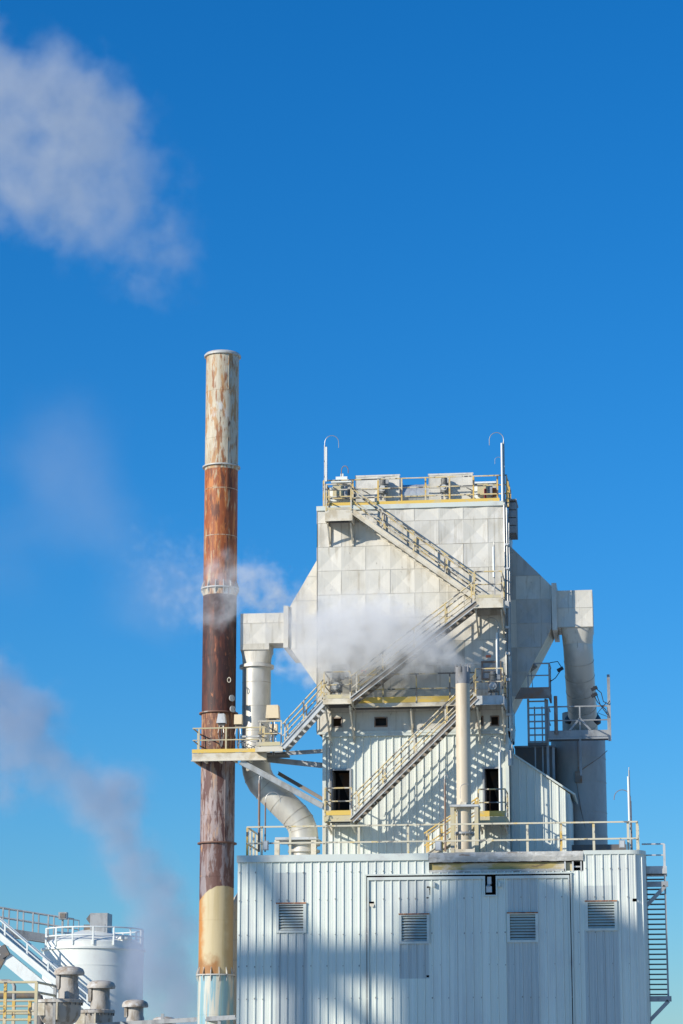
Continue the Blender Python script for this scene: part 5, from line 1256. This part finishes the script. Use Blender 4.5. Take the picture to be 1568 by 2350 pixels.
# ------------------------------------------------------------------ invented shadow casters towards the sun, out of view; they shade the ribbed wall
TS = 60.0
KX, KZ = math.tan(SUN_AZ) * TS, math.tan(SUN_EL) / math.cos(SUN_AZ) * TS
def sunward(px, py):
    p = at(px, py, YF); return Vector((p.x - KX, YF - TS, p.z + KZ))
th = thing('wall_shadow_caster', 'added unseen shadow casters on legs, on the sunny side of the ribbed wall', 'building', sunward(1200, 2400))
def shade_poly(pts, y0, y1, name, mat, par):
    m = MB(); m.prism([(sunward(*p).x, sunward(*p).z) for p in pts], YF-TS+y0, YF-TS+y1); return build(m, name, mat, par)
hs = shade_poly([(1010, 2300), (1440, 2318), (1640, 2250), (1640, 2200), (1500, 2142), (1420, 2098), (1270, 2012), (1140, 2004), (1128, 2085), (1060, 2130), (1020, 2160)], -1.5, 1.5, 'shadow_block', M_STEEL, th)  # added block, outline cut to the large shadow on the right of the wall
shade_poly([(470, 2190), (470, 2232), (1030, 2216), (1030, 2176)], -1.0, .6, 'gallery', M_STEEL, th)  # added slab, shaped for the long level shadow band on the wall
shade_poly([(960, 1945), (1150, 2085), (1150, 2050), (985, 1945)], -.4, .4, 'shadow_bar', M_STEEL, th)
for poly in ([(500, 1925), (730, 2200), (766, 2200), (540, 1925)], [(560, 1925), (640, 2120), (680, 2130), (600, 1925)], [(725, 2262), (930, 2460), (940, 2400), (755, 2250)]):
    shade_poly(poly, -.2, .2, 'shadow_bar', M_STEEL, th)  # added bars for the slanting shadow bands on the wall
for px in (1080, 1240, 1400, 520, 700):
    q = sunward(px, 2240); m = MB(); m.box(q.x-.35, q.x+.35, q.y-.3, q.y+.3, 0, q.z); build(m, 'leg', M_STEEL, th)
shade_poly([(985, 2300), (1440, 2318), (1380, 2520), (985, 2520)], -1.2, 1.2, 'hopper', M_STEEL, th)  # added block that carries the right-hand wall shadow further down

# ------------------------------------------------------------------ steam
def steam(name, label, blobs, Y, dens, nscale, seed, warp=.35, wscale=.5, lo=.30, hi=.75, aniso=-.05, col=(.985, .985, .99), edge=1.0, step=1.0, amp=1.5):
    """blobs = (px, py, radius in px, depth offset, weight): soft puffs; the density is their fall-off eaten by noise"""
    P = []
    for b in blobs:
        px, py, rp = b[:3]; yo = b[3] if len(b) > 3 else 0; w = b[4] if len(b) > 4 else 1
        c = at(px, py, Y + yo); r = rp * (c - CAM).length / FPX
        P.append((c, r, w))
    cen = sum((c for c, r, w in P), Vector()) / len(P)
    bm = bmesh.new()
    for c, r, w in P:
        bmesh.ops.create_icosphere(bm, subdivisions=3, radius=r*1.42, matrix=Matrix.Translation(c - cen))
    me = bpy.data.meshes.new(name); bm.to_mesh(me); bm.free()
    o = bpy.data.objects.new(name, me); COL.objects.link(o); o.location = cen
    md = o.modifiers.new('m', 'REMESH'); md.mode = 'VOXEL'; md.voxel_size = min(r for c, r, w in P) * .22
    dg = bpy.context.evaluated_depsgraph_get()
    me2 = bpy.data.meshes.new_from_object(o.evaluated_get(dg)); o.modifiers.clear(); o.data = me2; me2.name = name
    m = bpy.data.materials.new(name); m.use_nodes = True; n, l = m.node_tree.nodes, m.node_tree.links
    n.clear(); out = n.new('ShaderNodeOutputMaterial'); vol = n.new('ShaderNodeVolumePrincipled')
    vol.inputs['Color'].default_value = (*col, 1); vol.inputs['Anisotropy'].default_value = aniso
    l.new(vol.outputs[0], out.inputs['Volume'])
    tc = n.new('ShaderNodeTexCoord')
    def vm(op, a, b=None, sc=None):
        q = n.new('ShaderNodeVectorMath'); q.operation = op
        for i, v in enumerate((a, b)):
            if v is None: continue
            if isinstance(v, (tuple, Vector)): q.inputs[i].default_value = tuple(v)
            else: l.new(v, q.inputs[i])
        if sc is not None: q.inputs['Scale'].default_value = sc
        return q
    def ma(op, a, b):
        q = n.new('ShaderNodeMath'); q.operation = op
        for i, v in enumerate((a, b)):
            if isinstance(v, (int, float)): q.inputs[i].default_value = v
            else: l.new(v, q.inputs[i])
        return q.outputs[0]
    off = vm('ADD', tc.outputs['Object'], (seed*7.1, seed*3.3, seed*5.7)).outputs[0]
    wn_ = n.new('ShaderNodeTexNoise'); wn_.inputs['Scale'].default_value = wscale; wn_.inputs['Detail'].default_value = 2
    l.new(off, wn_.inputs['Vector'])
    wv = vm('SCALE', vm('SUBTRACT', wn_.outputs['Color'], (.5, .5, .5)).outputs[0], sc=warp*2).outputs[0]
    pos = vm('ADD', tc.outputs['Object'], wv).outputs[0]
    tot = None
    for c, r, w in P:
        d = vm('DISTANCE', pos, c - cen).outputs['Value']
        mr = n.new('ShaderNodeMapRange'); mr.interpolation_type = 'SMOOTHSTEP'
        mr.inputs['From Min'].default_value = r*1.65; mr.inputs['From Max'].default_value = -r*.15; mr.inputs['To Max'].default_value = w
        l.new(d, mr.inputs['Value'])
        tot = mr.outputs[0] if tot is None else ma('ADD', tot, ma('MULTIPLY', mr.outputs[0], ma('SUBTRACT', 1.0, tot)))
    no = n.new('ShaderNodeTexNoise'); no.inputs['Scale'].default_value = nscale; no.inputs['Detail'].default_value = 7; no.inputs['Roughness'].default_value = .60
    l.new(off, no.inputs['Vector'])
    v = ma('ADD', ma('MULTIPLY', tot, edge), ma('MULTIPLY', ma('SUBTRACT', no.outputs['Fac'], .5), amp))
    mr = n.new('ShaderNodeMapRange'); mr.interpolation_type = 'SMOOTHSTEP'; mr.inputs['From Min'].default_value = lo; mr.inputs['From Max'].default_value = hi
    l.new(v, mr.inputs['Value'])
    l.new(ma('MULTIPLY', ma('MULTIPLY', mr.outputs[0], tot), dens), vol.inputs['Density'])
    m.volume_intersection_method = 'ACCURATE' if hasattr(m, 'volume_intersection_method') else 0
    o.data.materials.clear(); o.data.materials.append(m)
    m.cycles.volume_step_rate = step if hasattr(m.cycles, 'volume_step_rate') else 0
    return tagit(o, label, 'steam', None, 'stuff')
steam('vent_steam', 'white steam blown leftwards from the tan vent pipe across the tower and chimney',
      [(1062, 1524, 22, .2), (1042, 1512, 34, .2), (1010, 1495, 50, .3), (965, 1475, 70, .4), (910, 1462, 90, .5), (850, 1455, 100, .6), (785, 1460, 100, .7), (722, 1470, 88, 1.0, .8), (725, 1530, 60, .8, .6),
       (660, 1400, 85, 1.2, .55), (610, 1350, 75, 1.0, .5), (560, 1330, 70, .4, .5), (505, 1390, 75, -.8, .7), (505, 1300, 60, -.8, .5), (640, 1520, 50, 1.0, .5), (430, 1310, 100, .5, .30), (340, 1280, 110, 1.5, .22), (400, 1400, 90, .5, .26)],
      -2.6, 1.35, 1.5, 1, warp=.6, wscale=1.0, lo=.25, hi=1.15, amp=2.9, col=(.98, .98, .97))
steam('steam_cloud', 'large grey steam cloud high up at the left edge',
      [(40, 200, 130), (130, 230, 125), (-30, 330, 150), (210, 220, 110, 2), (270, 270, 100, 1), (120, 370, 150), (230, 380, 120), (60, 460, 100), (170, 500, 110), (270, 500, 110, 0, .6), (320, 610, 95, 0, .7), (390, 540, 100, 0, .6), (430, 430, 80, 0, .4), (330, 400, 95, 0, .55), (400, 640, 80, 0, .4), (10, 110, 60), (-90, 200, 130)],
      30.0, .175, .50, 2, warp=1.6, wscale=.4, lo=.25, hi=1.15, amp=2.9, col=(.86, .86, .83))
steam('steam_plume', 'bluish shaded steam plume rising behind and beside the white tank',
      [(420, 2350, 82), (385, 2270, 90), (370, 2190, 88), (375, 2110, 80), (345, 2040, 70), (300, 1970, 72), (255, 1900, 78), (275, 1825, 76), (205, 1820, 74), (130, 1745, 78, 0, .62), (60, 1790, 70, 0, .5), (0, 1850, 70, 0, .35), (-40, 1560, 80), (60, 1680, 85), (90, 1620, 70, 0, .8), (0, 1640, 85), (20, 1760, 70, 0, .6), (330, 2230, 60, 0, .7)],
      50.0, .46, .55, 3, warp=1.4, wscale=.45, lo=.10, hi=.95, amp=2.7, col=(.62, .67, .76))  # shaded tone of this plume is put into its dim bluish colour
steam('faint_steam', 'faint thin steam veil drifting at the left edge below the chimney top',
      [(130, 1080, 140, 0, .5), (220, 1150, 120, 0, .55), (280, 1240, 110, 0, .5), (70, 1000, 120, 0, .4), (200, 980, 110, 0, .4), (60, 1200, 130, 0, .4), (370, 1330, 120, 0, .6), (20, 1320, 110, 0, .35), (400, 1400, 100, 0, .5), (290, 1370, 100, 0, .4)],
      20.0, .10, .26, 4, warp=1.4, wscale=.3, lo=.0, hi=1.2, amp=1.3, col=(.84, .84, .84))

# ------------------------------------------------------------------ small things: slot, things inside the doorways, sheet fasteners
tl = [o for o in COL.objects if o.get('label', '').startswith('short cream landing')][0]
h = rect(757, 1194, 801, 1200, -.96); m = MB(); m.box(h[0], h[1], -.965, -.955, h[2], h[3]); build(m, 'slot', M_DARK, tl)
for h, k in ((DL, 0), (DRR, 1)):
    m = MB(); m.add([(h[0]+.15, .9, h[3]), (h[1]-.02, .9, h[3]), (h[1]-.02, .9, h[2]+.6), (h[1]-.1, .9, h[2]+.6)], [(0, 1, 2, 3)])
    m.box(lerp(h[0], h[1], .3)-.03, lerp(h[0], h[1], .3)+.03, .6, .66, h[2]-.2, h[2]+1.1)
    build(m, 'inner_panel', M_INNER, tw)
M_FAST = pmat('fastener_stain', (.30, .29, .26), rough=.6)
m = MB(); rf = random.Random(12)
for y in (1998, 2062, 2142, 2215, 2290):
    z = az(1012, y, YF); k = 0; x = bx0 + .05 + .032
    while x < bx1 - CR:
        inl = any(bx0+q[0]-.05 < x < bx0+q[1]+.05 and q[2]-.05 < z < q[3]+.05 for q in lh + [beamh, notch])
        if not inl and rf.random() < .55:
            w = rf.uniform(.008, .022); zz = z + rf.uniform(-.02, .02); m.box(x-w, x+w, YF-.066, YF-.045, zz-w*1.4, zz+w*1.4)
        x += .305
build(m, 'fastener', M_FAST, lb)['kind'] = 'stuff'
